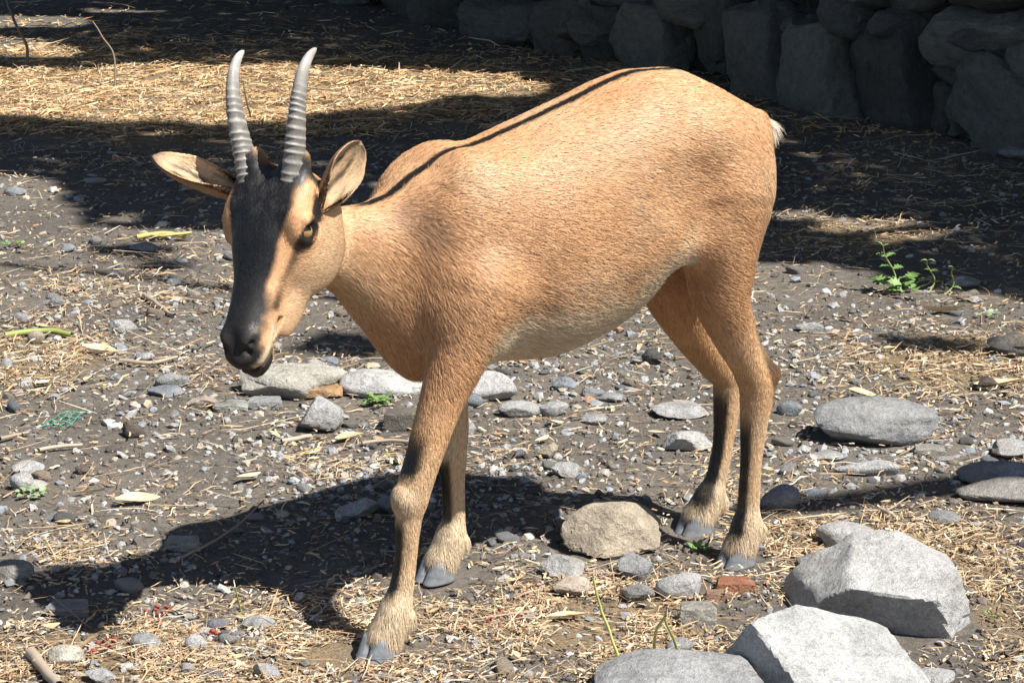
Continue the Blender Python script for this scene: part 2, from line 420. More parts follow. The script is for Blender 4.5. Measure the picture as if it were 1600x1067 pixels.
KIND = {'brokenrock': dict(planes=7, sharp=40, rough=.05, fine=.02, chip=.02, near=.75), 'boulder': dict(planes=4, sharp=70, rough=.04, fine=.016, chip=.012, near=.85, ball=.0), 'slab': dict(planes=2, sharp=80, rough=.025, fine=.010, chip=.007, near=.9, ball=0.0), 'slab2': dict(planes=8, sharp=20, rough=.05, chip=.012),
        'round': dict(planes=9, sharp=9, rough=.07, fine=.010), 'angular': dict(planes=11, sharp=38, rough=.05, chip=.02, near=.42), 'rough': dict(planes=9, sharp=12, rough=.18, fine=.06, chip=.03),
        'block': dict(planes=4, sharp=34, rough=.04, chip=.015, cuts=[((1, .15, 0), .55), ((-1, .1, .1), .55), ((0, 1, .1), .55), ((.1, -1, 0), .55), ((0, .1, 1), .55)]),
        'long': dict(planes=12, sharp=18, rough=.08, fine=.025, chip=.014), 'flat': dict(planes=10, sharp=22, rough=.06, chip=.015), 'bone': dict(planes=6, sharp=8, rough=.10, fine=.010), 'pointed': dict(planes=9, sharp=30, rough=.05, chip=.02)}
DEPTH = {'flat': .8, 'long': .55, 'bone': .5, 'slab': .55, 'boulder': .8, 'slab2': .6, 'pointed': .8}
stone_spots = []
hero_footprints = []
def place_stone(i, x0, y0, x1, y1, colr, shape, name, label, group=None):
    w = x1 - x0
    g = ground_at((x0 + x1) / 2, y1)
    mpp = metres_per_pixel(g)
    W_ = w * mpp * 1.05
    dep = DEPTH.get(shape, .75) * W_
    sd = math.sin(math.atan2(CAM_H, g[1]))
    H_ = max(((y1 - y0) * mpp - dep * sd * .75) / math.sqrt(1 - sd * sd), W_ * (.18 if shape in ('flat', 'bone', 'slab') else .30))
    c = ground_at((x0 + x1) / 2, y1); c = c + np.array([0, dep * .5, 0]) * np.array([0, 1, 0]) + np.array([c[0] / c[1] * dep * .5, 0, 0])
    kw = dict(KIND[shape])
    sub = 5 if w > 130 else 4 if w > 55 else 3
    cuts = kw.pop('cuts', [])
    if label.startswith('big pale grey angular'):
        cuts = [((-.02, -.30, .95), .36), ((-.62, -.10, .75), .55), ((-.22, -.93, -.30), .42), ((.72, -.68, .05), .74), ((.95, 0, .3), .78), ((-.9, -.2, .3), .78), ((0, 1, .2), .62), ((0, 0, -1), .6), ((.50, .15, .84), .62)]; sub = 5
    if label.startswith('large slanting'):
        cuts = [((.34, -.40, .85), .30), ((-.88, -.46, .06), .55), ((.05, 1, .25), .50), ((.9, .3, .3), .9), ((0, -1, -.1), .8), ((0, 0, -1), .7), ((-.6, .6, .5), .55)]; sub = 5
    if label.startswith('brownish rock with'):
        cuts = [((.30, -.92, .22), .52), ((-.55, -.75, .35), .60), ((.85, -.25, .40), .62)]
    p, fc = rock_points(sub, 100 + i, scale=(W_ * .5, dep * .5, H_ * .62), cuts=cuts, **kw)
    if shape == 'bone':
        t = p[:, 0] / (W_ * .5)
        p[:, 1:] *= (.78 + .34 * t)[:, None]
    if shape == 'pointed':
        t = np.clip(p[:, 2] / (H_ * .62), -1, 1); p[:, :2] *= (1.0 - .55 * np.clip(t, 0, 1))[:, None]
    me = mesh_from(name, p, fc)
    if shape not in ('round', 'bone'):
        me.set_sharp_from_angle(angle=math.radians(24))
    o = link(name, me, m_stone, label=label, category='brick' if 'brick' in name else ('clod' if name == 'clod' else 'rock' if name in ('rock', 'boulder') else 'stone'), group=group)
    o.location = (c[0], c[1], ground_z(c[:1], c[1:2])[0] + H_ * .38)
    k = .92 + .16 * random.random()
    o.color = (colr[0] * k, colr[1] * k, colr[2] * k, 1)
    hero_footprints.append((c[0], c[1], W_ * .5, dep * .5))
for i, row in enumerate(STONES):
    place_stone(i, *row)

def free_of(x, y, pad=0.0):
    ok = np.ones(len(x), bool)
    for cx, cy, rx, ry in hero_footprints:
        ok &= ((x - cx) / (rx + pad)) ** 2 + ((y - cy) / (ry + pad)) ** 2 > .8
    for fx, fy in FEET:
        ok &= (x - fx) ** 2 + (y - fy) ** 2 > (.045 + pad) ** 2
    return ok

def screen_samples(n, r_, y0=215, y1=1120, xm=250):
    """ground points spread evenly over the picture (nearer ground gets more per square metre)"""
    px = r_.uniform(-xm, 1600 + xm, n); py = r_.uniform(y0, y1, n)
    d = C_F[None] + C_R[None] * ((px - 800) / 3763)[:, None] - C_U[None] * ((py - 533.5) / 3763)[:, None]
    p = C_O + d * (-CAM_H / d[:, 2])[:, None]
    return p[:, 0], p[:, 1]

MARKS = [(1386, 920, 'the big angular boulder'), (1260, 1010, 'the slanting slab'), (963, 825, 'the brownish rock'), (1358, 670, 'the flat topped boulder'), (1360, 730, 'the club shaped stone'), (498, 646, 'the light angular rock'),
         (450, 596, 'the long veined rock'), (598, 595, 'the whitish slab'), (767, 604, 'the whitish rounded rock'), (1073, 692, 'the white topped stone'), (44, 745, 'the cluster of three pale stones'), (590, 635, 'the low weed by the foreleg'),
         (94, 660, 'the green netting'), (230, 1005, 'the egg shaped stone'), (105, 1030, 'the large tan leaf'), (600, 1020, 'the near front hoof'), (686, 905, 'the far front hoof'), (1160, 880, 'the near hind hoof'), (1412, 440, 'the tall weed'),
         (1590, 535, 'the black rough rock'), (60, 522, 'the green leaf stalk'), (400, 570, 'the muzzle'), (210, 672, 'the crumbly clod'), (1018, 555, 'the black pointed stone'), (92, 698, 'the pale straight stick'), (350, 830, 'the bent twig'),
         (925, 613, 'the dark flat stone under the belly'), (215, 785, 'the pale folded leaf'), (1267, 510, 'the pale oblong stone'), (190, 510, 'the light rough stone'), (18, 890, 'the greenish grey rock'), (880, 735, 'the light chip between the legs'), (1540, 600, 'the dark clod')]
used_labels = {}
def where_label(head, p):
    q = pixel_of(np.asarray(p))
    best = sorted(MARKS, key=lambda m: (m[0] - q[0]) ** 2 + 4 * (m[1] - q[1]) ** 2)
    for m in best[:7]:
        dx, dy = q[0] - m[0], q[1] - m[1]
        rel = ('right of' if dx > 0 else 'left of') if abs(dx) > 2.0 * abs(dy) else ('in front of' if dy > 0 else 'behind')
        if abs(dx) <= 2.0 * abs(dy) and abs(dx) > .7 * abs(dy):
            rel += ' and right of' if dx > 0 else ' and left of'
        lab = f'{head} {rel} {m[2]}'
        if lab not in used_labels:
            used_labels[lab] = 1
            return lab
    return lab
# pebbles big enough to pick out, one object each
r_ = np.random.default_rng(5)
PEB = [mesh_from('pebble', *rock_points(3, 300 + k, planes=9 + k % 5, sharp=[9, 22, 34][k % 3], rough=.07, scale=(1, .75, .55), fine=.015, chip=.015)) for k in range(14)]
for me in PEB:
    me.materials.append(m_stone)
PEB_COL = [GREY, GREY, LIGHT, LIGHT, BLUE, BLUE, (.28, .27, .25), TANS, (.19, .188, .183), WHITE, (.37, .30, .25)]
PEB_WORD = ['grey', 'grey', 'light grey', 'light grey', 'bluish', 'bluish', 'brownish grey', 'tan', 'dark grey', 'whitish', 'pinkish']
x, y = screen_samples(6000, r_, 380, 1090, 40)
dens = .25 + 1.6 * blob_sum(GRAVEL_BLOBS, x, y) - .5 * blob_sum(BARE_BLOBS, x, y)
keep = (r_.random(6000) < dens * .5) & free_of(x, y, .012)
x, y = x[keep][:205], y[keep][:205]
for k in range(len(x)):
    s_ = float(np.clip(r_.lognormal(math.log(.0105), .35), .006, .020)) * (y[k] / 3.6) ** .45
    me = PEB[int(r_.integers(len(PEB)))]
    ci = int(r_.integers(len(PEB_COL)))
    size = 'tiny ' if s_ < .0095 else 'small ' if s_ < .013 else ''
    o = link('pebble', me, label=where_label(f'{size}{PEB_WORD[ci]} pebble', (x[k], y[k], 0)), category='pebble', group='pebbles scattered over the soil')
    sc = s_ * r_.uniform(.8, 1.2, 3)
    o.scale = (sc[0] * 1.15, sc[1], sc[2])
    o.location = (x[k], y[k], ground_z(x[k:k + 1], y[k:k + 1])[0] + sc[2] * .28)
    o.rotation_euler = (r_.normal(0, .2), r_.normal(0, .2), r_.uniform(0, 6.28))
    c = PEB_COL[ci]
    o.color = (c[0], c[1], c[2], 1)

def scatter_mesh(name, base_sets, pos, scl, rotz, tilt, cols, mat, label, smooth=False):
    """many small bits as one mesh; base_sets: list of (verts, faces)"""
    VV, FF, CC = [], [], []
    n0 = 0
    pick = r_.integers(len(base_sets), size=len(pos))
    for bi, (bv, bf) in enumerate(base_sets):
        idx = np.where(pick == bi)[0]
        if not len(idx): continue
        v = bv[None] * scl[idx][:, None, :]
        t = tilt[idx]
        cx, sx_ = np.cos(t[:, 0])[:, None], np.sin(t[:, 0])[:, None]
        y_ = v[..., 1] * cx - v[..., 2] * sx_; z_ = v[..., 1] * sx_ + v[..., 2] * cx
        cy, sy = np.cos(t[:, 1])[:, None], np.sin(t[:, 1])[:, None]
        x_ = v[..., 0] * cy + z_ * sy; z_ = -v[..., 0] * sy + z_ * cy
        cz, sz = np.cos(rotz[idx])[:, None], np.sin(rotz[idx])[:, None]
        w = np.stack([x_ * cz - y_ * sz, x_ * sz + y_ * cz, z_], -1) + pos[idx][:, None, :]
        VV.append(w.reshape(-1, 3))
        FF.append((bf[None] + (n0 + np.arange(len(idx)) * len(bv))[:, None, None]).reshape(-1, bf.shape[1]))
        CC.append(np.repeat(cols[idx], len(bv), 0))
        n0 += len(idx) * len(bv)
    return link(name, mesh_from(name, np.concatenate(VV), np.concatenate(FF), smooth, np.concatenate(CC)), mat, kind='stuff', label=label)

def attr_mat(name, rough, noise=120.0, amt=.5, trans=0.0):
    m, nt, b = new_mat(name)
    a = node(nt, 'ShaderNodeVertexColor', layer_name='col')
    tc = node(nt, 'ShaderNodeTexCoord')
    n_ = node(nt, 'ShaderNodeTexNoise', {'Vector': tc.outputs['Object'], 'Scale': noise, 'Detail': 4.0})
    nt.links.new(mix_rgb(nt, amt, a.outputs[0], ramp(nt, n_.outputs[0], [(.3, .5), (.7, 1.4)]), 'MULTIPLY'), b.inputs['Base Color'])
    b.inputs['Roughness'].default_value = rough
    b.inputs['Specular IOR Level'].default_value = .3
    return m
m_gravel = attr_mat('gravel_bits', .85, 220.0, .6)
m_straw = attr_mat('straw', .65, 90.0, .4)

# fine gravel
N = 30000
x, y = screen_samples(N, r_, 230, 1110, 250)
dens = .20 + 1.2 * blob_sum(GRAVEL_BLOBS, x, y) - .10 * blob_sum(STRAW_BLOBS, x, y)
keep = (r_.random(N) < dens) & free_of(x, y)
x, y = x[keep], y[keep]; n = len(x)
s_ = np.clip(r_.lognormal(math.log(.0036), .5, n), .0014, .011) * (y / 3.6) ** .5
scl = s_[:, None] * r_.uniform(.6, 1.3, (n, 3)) * np.array([1.2, 1, .7])
pal = np.array([GREY, LIGHT, BLUE, WHITE, (.33, .31, .28), (.20, .195, .19), TANS, (.40, .25, .16), (.28, .29, .30)])
cols = pal[r_.choice(len(pal), n, p=[.22, .16, .16, .05, .13, .12, .08, .02, .06])] * r_.uniform(.75, 1.15, (n, 1))
bases = [rock_points(1, 500 + k, planes=7, sharp=30, rough=.10, near=.4) for k in range(10)]
scatter_mesh('gravel', bases, np.stack([x, y, ground_z(x, y) + s_ * .25], 1), scl, r_.uniform(0, 6.28, n), r_.normal(0, .3, (n, 2)), cols, m_gravel, 'fine grey gravel scattered through the soil', False)

# soil crumbs
N = 9000
x, y = screen_samples(N, r_, 230, 1110, 250)
keep = free_of(x, y); x, y = x[keep], y[keep]; n = len(x)
s_ = np.clip(r_.lognormal(math.log(.0032), .5, n), .0012, .010) * (y / 3.6) ** .4
scatter_mesh('dirt', bases, np.stack([x, y, ground_z(x, y) + s_ * .2], 1), s_[:, None] * r_.uniform(.7, 1.3, (n, 3)), r_.uniform(0, 6.28, n), r_.normal(0, .3, (n, 2)),
             np.array([.12, .105, .092]) * r_.uniform(.6, 1.4, (n, 1)), m_gravel, 'dark crumbs of earth over the soil', False)

# straw: bent ribbons with a folded section, and short chaff
def ribbon(bend, seg=3, fold=.35):
    vs = []
    for i in range(seg + 1):
        t = i / seg - .5
        w = .5 * (1 - .5 * abs(t * 2) ** 2)
        z = bend * (.25 - t * t)
        yb = .25 * bend * math.sin(t * 4)
        vs += [(t, yb - w * .02, z), (t, yb, z + fold * .012), (t, yb + w * .02, z)]
    fs = []
    for i in range(seg):
        a = i * 3
        fs += [(a, a + 3, a + 4, a + 1), (a + 1, a + 4, a + 5, a + 2)]
    return np.array(vs), np.array(fs)
STRAW_PAL = np.array([(.52, .385, .23), (.58, .455, .30), (.44, .305, .175), (.62, .53, .40), (.36, .24, .14), (.46, .39, .30), (.28, .18, .115), (.47, .29, .155)])
def straw(name, N, y0, y1, base, gain, lmed, lsig, width, label, power=.5, tint=(1, 1, 1)):
    x, y = screen_samples(N, r_, y0, y1, 250)
    p3 = np.stack([x, y, 0 * x], -1)
    dens = base + gain * np.clip(blob_sum(STRAW_BLOBS, x, y) - .55 * blob_sum(BARE_BLOBS, x, y), 0, 2) * (.35 + 1.2 * fbm(p3 * 7, 81, 3)) * sstep(.30, .62, fbm(p3 * 15, 84, 3)) * 1.5
    keep = (r_.random(N) < dens) & free_of(x, y, -.004)
    x, y = x[keep], y[keep]; n = len(x)
    L_ = np.clip(r_.lognormal(math.log(lmed), lsig, n), lmed * .3, lmed * 4) * (y / 3.6) ** power
    wd = width * r_.uniform(.5, 1.8, n) * (y / 3.6) ** power
    scl = np.stack([L_, wd / .02, L_], 1)
    tl = np.stack([r_.normal(0, .5, n), r_.normal(0, .10, n)], 1)
    flow = np.round(r_.random(n)) * 0 + r_.uniform(0, 6.28, n)
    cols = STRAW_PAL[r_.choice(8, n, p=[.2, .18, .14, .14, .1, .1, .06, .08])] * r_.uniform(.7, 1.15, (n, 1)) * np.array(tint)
    z = ground_z(x, y) + .003 + np.abs(r_.normal(0, .004, n)) + .5 * L_ * np.abs(np.sin(tl[:, 1])) * .8
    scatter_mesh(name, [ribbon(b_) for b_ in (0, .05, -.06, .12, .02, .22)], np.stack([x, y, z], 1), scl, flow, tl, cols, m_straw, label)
straw('straw', 60000, 60, 1110, .05, .68, .034, .55, .0013, 'loose dry straw lying over the soil')
straw('chaff', 150000, 60, 1110, .11, .80, .0090, .5, .0027, 'short bits of dry chaff and leaf litter')
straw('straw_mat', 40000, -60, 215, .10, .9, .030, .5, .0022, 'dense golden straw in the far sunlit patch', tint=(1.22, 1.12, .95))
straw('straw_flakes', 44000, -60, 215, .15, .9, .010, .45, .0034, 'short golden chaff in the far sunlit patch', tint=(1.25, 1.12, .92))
# ------------------------------------------------------------------ dry stone wall in the shade
WALL_A = ground_at(1600, 236); WALL_B = ground_at(850, 74)
wd_ = WALL_B - WALL_A; wd_ /= np.linalg.norm(wd_)
wn_ = np.array([wd_[1], -wd_[0], 0]);
if wn_ @ (C_O - WALL_A) < 0: wn_ = -wn_
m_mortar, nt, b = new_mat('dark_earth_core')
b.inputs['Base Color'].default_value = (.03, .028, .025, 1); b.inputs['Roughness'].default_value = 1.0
wall = link('stone_wall', None, label='dry stone wall of rough boulders in deep tree shade', category='wall')
wall.location = WALL_A
ang = math.atan2(wd_[1], wd_[0])
wall.rotation_euler = (0, 0, ang)
# wall frame: x along the wall, -y or +y towards the camera
side = 1 if (-math.sin(ang) * wn_[0] + math.cos(ang) * wn_[1]) > 0 else -1
def box_mesh(name, lo, hi):
    (x0, y0, z0), (x1, y1, z1) = lo, hi
    v = [(x0, y0, z0), (x1, y0, z0), (x1, y1, z0), (x0, y1, z0), (x0, y0, z1), (x1, y0, z1), (x1, y1, z1), (x0, y1, z1)]
    return mesh_from(name, v, np.array([(0, 3, 2, 1), (4, 5, 6, 7), (0, 1, 5, 4), (1, 2, 6, 5), (2, 3, 7, 6), (3, 0, 4, 7)]), False)
core = link('earth_core', box_mesh('earth_core', (-3.0, min(-side * .55, -side * .10), 0), (9.0, max(-side * .55, -side * .10), 1.25)), m_mortar, wall)
rw = np.random.default_rng(23)
WST = []
for k in range(14):
    WST.append(mesh_from('wall_stone', *rock_points(4, 700 + k, planes=8, sharp=[16, 26, 40][k % 3], rough=.13, fine=.07, scale=(.5, .5, .5), chip=.035, near=.6, cuts=[((1, .1, .1), .62), ((-1, .1, 0), .62), ((0, .1, 1), .6), ((.1, 0, -1), .6)])))
    WST[-1].materials.append(m_wallstone)
    WST[-1].set_sharp_from_angle(angle=math.radians(26))
def wall_stone(xc, zc, w, h, tiltv=0.0, out=0.0, tone=1.0):
    o = link('wall_stone', WST[int(rw.integers(14))], None, wall)
    dd = rw.uniform(.26, .36)
    o.scale = (w * 1.12, dd, h * 1.16)
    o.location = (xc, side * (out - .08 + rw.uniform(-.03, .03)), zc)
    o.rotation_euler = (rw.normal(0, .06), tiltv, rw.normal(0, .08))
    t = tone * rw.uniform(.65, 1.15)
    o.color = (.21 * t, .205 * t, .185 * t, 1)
done = []
def on_wall(px, py):
    """wall-frame x and z of a picture point on the wall face"""
    d = C_F + C_R * (px - 800) / 3763 - C_U * (py - 533.5) / 3763
    t = ((WALL_A - C_O) @ wn_) / (d @ wn_)
    p = C_O + d * t
    return (p - WALL_A) @ wd_, p[2]
for (x0, y0, x1, y1, tl, out, tone) in (
        (1455, 15, 1625, 100, 0, .05, 1.2), (1450, 92, 1560, 132, .05, .0, 1.1), (1452, 130, 1512, 228, 0, .02, .8), (1505, 96, 1660, 236, -.3, .03, 1.0),
        (1345, 30, 1452, 200, .1, -.03, .75), (1250, 38, 1352, 190, .12, .05, 1.15), (1228, 28, 1282, 68, 0, .02, .9), (1140, 8, 1240, 170, .25, .03, 1.0),
        (1316, -20, 1372, 52, 0, .03, 1.0), (1040, -20, 1130, 40, .0, .02, .9), (960, 0, 1052, 110, 0, .02, .9), (1085, -10, 1150, 120, .1, -.02, .8),
        (920, 5, 975, 100, 0, 0, .7), (715, -8, 860, 68, 0, .04, 1.0), (860, -5, 925, 85, 0, .0, .8), (1380, -60, 1470, 30, 0, 0, .8), (1480, -70, 1640, 16, 0, .0, .9),
        (660, -20, 730, 50, 0, 0, .7), (590, -30, 665, 36, 0, 0, .7)):
    a0, z0 = on_wall(x0, y1); a1, z1 = on_wall(x1, y0)
    a_c, _ = on_wall((x0 + x1) / 2, (y0 + y1) / 2)
    w = abs(a1 - a0); h = max(abs(on_wall((x0 + x1) / 2, y0)[1] - max(on_wall((x0 + x1) / 2, y1)[1], -.05)), .1)
    zc = on_wall((x0 + x1) / 2, (y0 + y1) / 2)[1]
    wall_stone(a_c, zc, min(w, .75), h, tl, out, tone)
    done.append((a_c, zc, min(w, .75) * .5, h * .5))
z = 0.0
while z < 1.25:
    h = rw.uniform(.16, .27)
    xx = -3.0
    while xx < 8.6:
        w = rw.uniform(.22, .46)
        xc, zc = xx + w / 2, z + h / 2
        if not any(abs(xc - a) < (w * .5 + c) * .62 and abs(zc - b_) < (h * .5 + d_) * .62 for a, b_, c, d_ in done):
            wall_stone(xc, zc, w, h * rw.uniform(.9, 1.2), rw.normal(0, .08))
        xx += w
    z += h * .93

for _ in range(75):
    wall_stone(rw.uniform(-2.5, 6.5), rw.uniform(.03, 1.15) ** 1.3, rw.uniform(.06, .13), rw.uniform(.05, .10), rw.normal(0, .4), rw.uniform(.02, .09), 1.1)

# ------------------------------------------------------------------ trees whose crowns shade the wall and the ground behind the goat
def inside(poly, px, py):
    c = np.zeros(len(px), bool)
    n = len(poly)
    for i in range(n):
        (xa, ya), (xb, yb) = poly[i], poly[(i + 1) % n]
        hit = ((ya > py) != (yb > py))
        xi = (xb - xa) * (py - ya) / ((yb - ya) if yb != ya else 1e-9) + xa
        c ^= hit & (px < xi)
    return c
SUN_PATCH = [(-600, 104), (120, 108), (330, 104), (520, 102), (620, 108), (760, 118), (848, 128), (852, 152), (700, 160), (560, 178), (440, 192), (330, 204), (200, 192), (0, 186), (-600, 186)]
def shaded(gx_, gy_):
    """does the tree shade fall on this ground point"""
    q = pixel_of(np.stack([gx_, gy_, 0 * gx_], 1))
    p3 = np.stack([gx_, gy_, 0 * gx_], 1)
    wob = (fbm(p3 * 2.4, 91, 3) - .5)
    px = q[:, 0] + 60 * wob; py = q[:, 1] + 26 * (fbm(p3 * 3.1, 92, 3) - .5)
    edge = np.interp(px, [-600, 0, 110, 150, 330, 600, 900, 1180, 1330, 1400, 1530, 1600, 2200], [268, 270, 285, 345, 362, 372, 385, 405, 420, 446, 452, 466, 560])
    sh = py < edge
    sh &= ~inside(SUN_PATCH, px, py)
    def ell(cx, cy, rx, ry): return ((px - cx) / rx) ** 2 + ((py - cy) / ry) ** 2 < 1
    sh &= ~ell(30, 36, 120, 15) & ~ell(190, 18, 60, 6) & ~ell(20, 76, 110, 12) & ~ell(1370, 362, 120, 22) & ~ell(1235, 345, 50, 14) & ~ell(190, 214, 90, 4) & ~ell(70, 255, 50, 5)
    sh &= ~ell(200, 333, 45, 8) & ~ell(20, 345, 80, 18) & ~ell(1520, 392, 40, 6)
    sh |= ell(530, 543, 66, 15) | ell(190, 392, 60, 8) | ell(250, 412, 45, 6) | ell(1290, 410, 110, 8) | ell(1440, 535, 70, 8)
    return sh
m_leaf, nt, b = new_mat('tree_leaf')
a = node(nt, 'ShaderNodeVertexColor', layer_name='col')
nt.links.new(a.outputs[0], b.inputs['Base Color'])
b.inputs['Roughness'].default_value = .5
m_bark, nt, b = new_mat('tree_bark')
tc = node(nt, 'ShaderNodeTexCoord')
n_ = node(nt, 'ShaderNodeTexNoise', {'Vector': tc.outputs['Object'], 'Scale': 18.0, 'Detail': 6.0})
nt.links.new(ramp(nt, n_.outputs[0], [(.3, (.05, .038, .028)), (.7, (.16, .125, .09))]), b.inputs['Base Color'])
b.inputs['Roughness'].default_value = .9
rt = np.random.default_rng(77)
N = 240000
tx = rt.uniform(-5.0, 5.5, N); ty = rt.uniform(4.2, 15, N)
ok = shaded(tx, ty)
tx, ty = tx[ok], ty[ok]
hh = rt.uniform(2.6, 5.2, len(tx))
P = np.stack([tx, ty, 0 * tx], 1) + SUN[None] * (hh / SUN[2])[:, None]
m3 = fbm(P * 1.1, 95, 3)
ok = rt.random(len(P)) < sstep(.25, .45, m3) * .85 + .15
P = P[ok]
def tube(pts, rad, m=10):
    pts = np.asarray(pts, float); n = len(pts)
    tg = np.gradient(pts, axis=0); tg /= np.linalg.norm(tg, axis=1)[:, None]
    up = np.array([.13, .31, .94])
    vs = []
    for i in range(n):
        a_ = np.cross(tg[i], up); a_ /= np.linalg.norm(a_); b_ = np.cross(tg[i], a_)
        for j in range(m):
            t = 2 * math.pi * j / m
            vs.append(pts[i] + rad[i] * (a_ * math.cos(t) + b_ * math.sin(t)))
    q = [(i * m + j, i * m + (j + 1) % m, (i + 1) * m + (j + 1) % m, (i + 1) * m + j) for i in range(n - 1) for j in range(m)]
    return np.array(vs), np.array(q)
def join(parts):
    vs, fs, n0 = [], [], 0
    for v, f_ in parts:
        vs.append(v); fs.append(f_ + n0); n0 += len(v)
    return np.concatenate(vs), np.concatenate(fs)
def limb(a_, b_, r0, r1, sag=.1, n=10):
    a_ = np.asarray(a_, float); b_ = np.asarray(b_, float)
    t = np.linspace(0, 1, n)[:, None]
    pts = a_ + (b_ - a_) * t + np.array([0, 0, 1.0]) * sag * np.sin(np.pi * t) + .06 * (np.stack([fbm(np.concatenate([t * 3 + 5 * k, t * 0 + k, t * 0 + a_[0]], 1), 40 + k, 2) for k in range(3)], 1) - .5)
    return tube(pts, np.linspace(r0, r1, n))
TRUNKS = [(4.6, 5.6, 'leafy shade tree nearest the goat beyond the frame'), (4.9, 8.9, 'leafy shade tree over the stone wall'), (2.3, 12.6, 'leafy shade tree far behind the wall')]
own = np.argmin(np.stack([(P[:, 0] - t[0]) ** 2 + (P[:, 1] - t[1]) ** 2 for t in TRUNKS], 1), 1)
def lift_line(px0, py0, px1, py1, h0, h1):
    """limb ends that throw their shadow on the line between two picture points"""
    a_, b_ = ground_at(px0, py0), ground_at(px1, py1)
    return a_ + SUN * (h0 / SUN[2]), b_ + SUN * (h1 / SUN[2])
for k, (bx, by, lab) in enumerate(TRUNKS):
    t = link('shade_tree', None, label=lab, category='tree', group='trees shading the enclosure')
    pk = P[own == k]
    n = len(pk)
    u_ = rt.normal(size=(n, 3)); u_ /= np.linalg.norm(u_, axis=1)[:, None]
    v_ = np.cross(u_, rt.normal(size=(n, 3))); v_ /= np.linalg.norm(v_, axis=1)[:, None]
    ls = rt.uniform(.050, .085, n)[:, None]
    quad = np.stack([pk - u_ * ls, pk + v_ * ls * .5, pk + u_ * ls, pk - v_ * ls * .5], 1).reshape(-1, 3)
    lc = np.array([.07, .115, .03]) * rt.uniform(.6, 1.4, (n, 1))
    link('crown', mesh_from('crown', quad, np.arange(4 * n).reshape(-1, 4), False, np.repeat(lc, 4, 0)), m_leaf, t)
    top = pk.mean(0)
    parts = [limb((bx, by, -.1), (bx * .92 + top[0] * .08, by, 2.4), .16, .11, 0, 12)]
    s0 = np.array([bx * .92 + top[0] * .08, by, 2.35])
    for c in pk[rt.choice(n, 4, replace=False)]:
        parts.append(limb(s0, c, .06, .012, .15))
    if k == 0:
        a_, b_ = lift_line(1700, 735, 1185, 800, 2.9, 2.5)
        parts.append(limb(s0, a_, .07, .055, .1)); parts.append(limb(a_, b_, .050, .030, .0, 16))
        a2, b2 = lift_line(560, 472, 5, 412, 3.3, 3.0)
        parts.append(limb(s0, a2, .05, .022, .15)); parts.append(limb(a2, b2, .020, .012, .0, 22))
    link('trunk', mesh_from('trunk', *join(parts)), m_bark, t)
# ------------------------------------------------------------------ the goat
# goat frame: x forward, y to its left, z up, origin on the ground under the hips
GOAT_O = np.array([0.31305, 3.45461, 0.0])
GOAT_D = np.array([-0.8488906, -0.52856858, 0.0])
GOAT_L = np.array([0.52856858, -0.8488906, 0.0])
GOAT_M = Matrix(((GOAT_D[0], GOAT_L[0], 0, GOAT_O[0]), (GOAT_D[1], GOAT_L[1], 0, GOAT_O[1]), (0, 0, 1, 0), (0, 0, 0, 1)))

# head frame: u along the face from poll to nose, v out of the forehead, w to its left
HEAD_O = np.array([0.7410, 0.038, 0.6444])
HEAD_U = np.array([0.4908, 0.3107, -0.8140])
HEAD_V = np.array([0.7642, 0.2953, 0.5735])
HEAD_W = np.array([-0.4185, 0.9035, 0.0925])
HEAD_R = np.stack([HEAD_U, HEAD_V, HEAD_W])
HK = 1.04
EYE_U, EYE_V, EYE_W = .060, -.0035, .0525

def head_pt(u, v, w):
    return HEAD_O + HK * (u * HEAD_U + v * HEAD_V + w * HEAD_W)

def pchip(xk, yk, x):
    xk = np.asarray(xk, float); yk = np.asarray(yk, float)
    h = np.diff(xk); dl = np.diff(yk) / h
    m = np.zeros_like(yk)
    m[1:-1] = np.where(dl[:-1] * dl[1:] > 0, 2 * dl[:-1] * dl[1:] / (dl[:-1] + dl[1:] + 1e-12), 0)
    m[0], m[-1] = dl[0], dl[-1]
    x = np.clip(x, xk[0], xk[-1])
    i = np.clip(np.searchsorted(xk, x) - 1, 0, len(h) - 1)
    t = (x - xk[i]) / h[i]
    return ((1 + 2 * t) * (1 - t) ** 2 * yk[i] + t * (1 - t) ** 2 * h[i] * m[i]
            + t * t * (3 - 2 * t) * yk[i + 1] + t * t * (t - 1) * h[i] * m[i + 1])

# x, top, bottom, half width, y centre, height of the widest level (0 bottom .. 1 top)
TORSO = np.array([
    (-0.070, 0.640, 0.580, 0.012, 0, .5),
    (-0.058, 0.661, 0.540, 0.030, 0, .5),
    (-0.035, 0.674, 0.515, 0.050, 0, .5),
    (0.000, 0.692, 0.500, 0.078, 0, .5),
    (0.050, 0.717, 0.500, 0.102, 0, .48),
    (0.112, 0.739, 0.496, 0.116, 0, .46),
    (0.160, 0.740, 0.450, 0.125, 0, .44),
    (0.200, 0.733, 0.404, 0.131, 0, .43),
    (0.264, 0.712, 0.374, 0.136, 0, .42),
    (0.345, 0.686, 0.358, 0.140, 0, .43),
    (0.420, 0.664, 0.362, 0.126, 0, .45),
    (0.471, 0.651, 0.350, 0.108, 0, .48),
    (0.530, 0.626, 0.350, 0.086, 0, .50),
    (0.570, 0.604, 0.390, 0.068, .001, .50),
    (0.610, 0.597, 0.436, 0.053, .004, .50),
    (0.650, 0.598, 0.484, 0.045, .010, .50),
    (0.690, 0.604, 0.512, 0.044, .018, .50),
    (0.725, 0.616, 0.535, 0.045, .026, .50),
    (0.750, 0.632, 0.560, 0.038, .032, .50)])
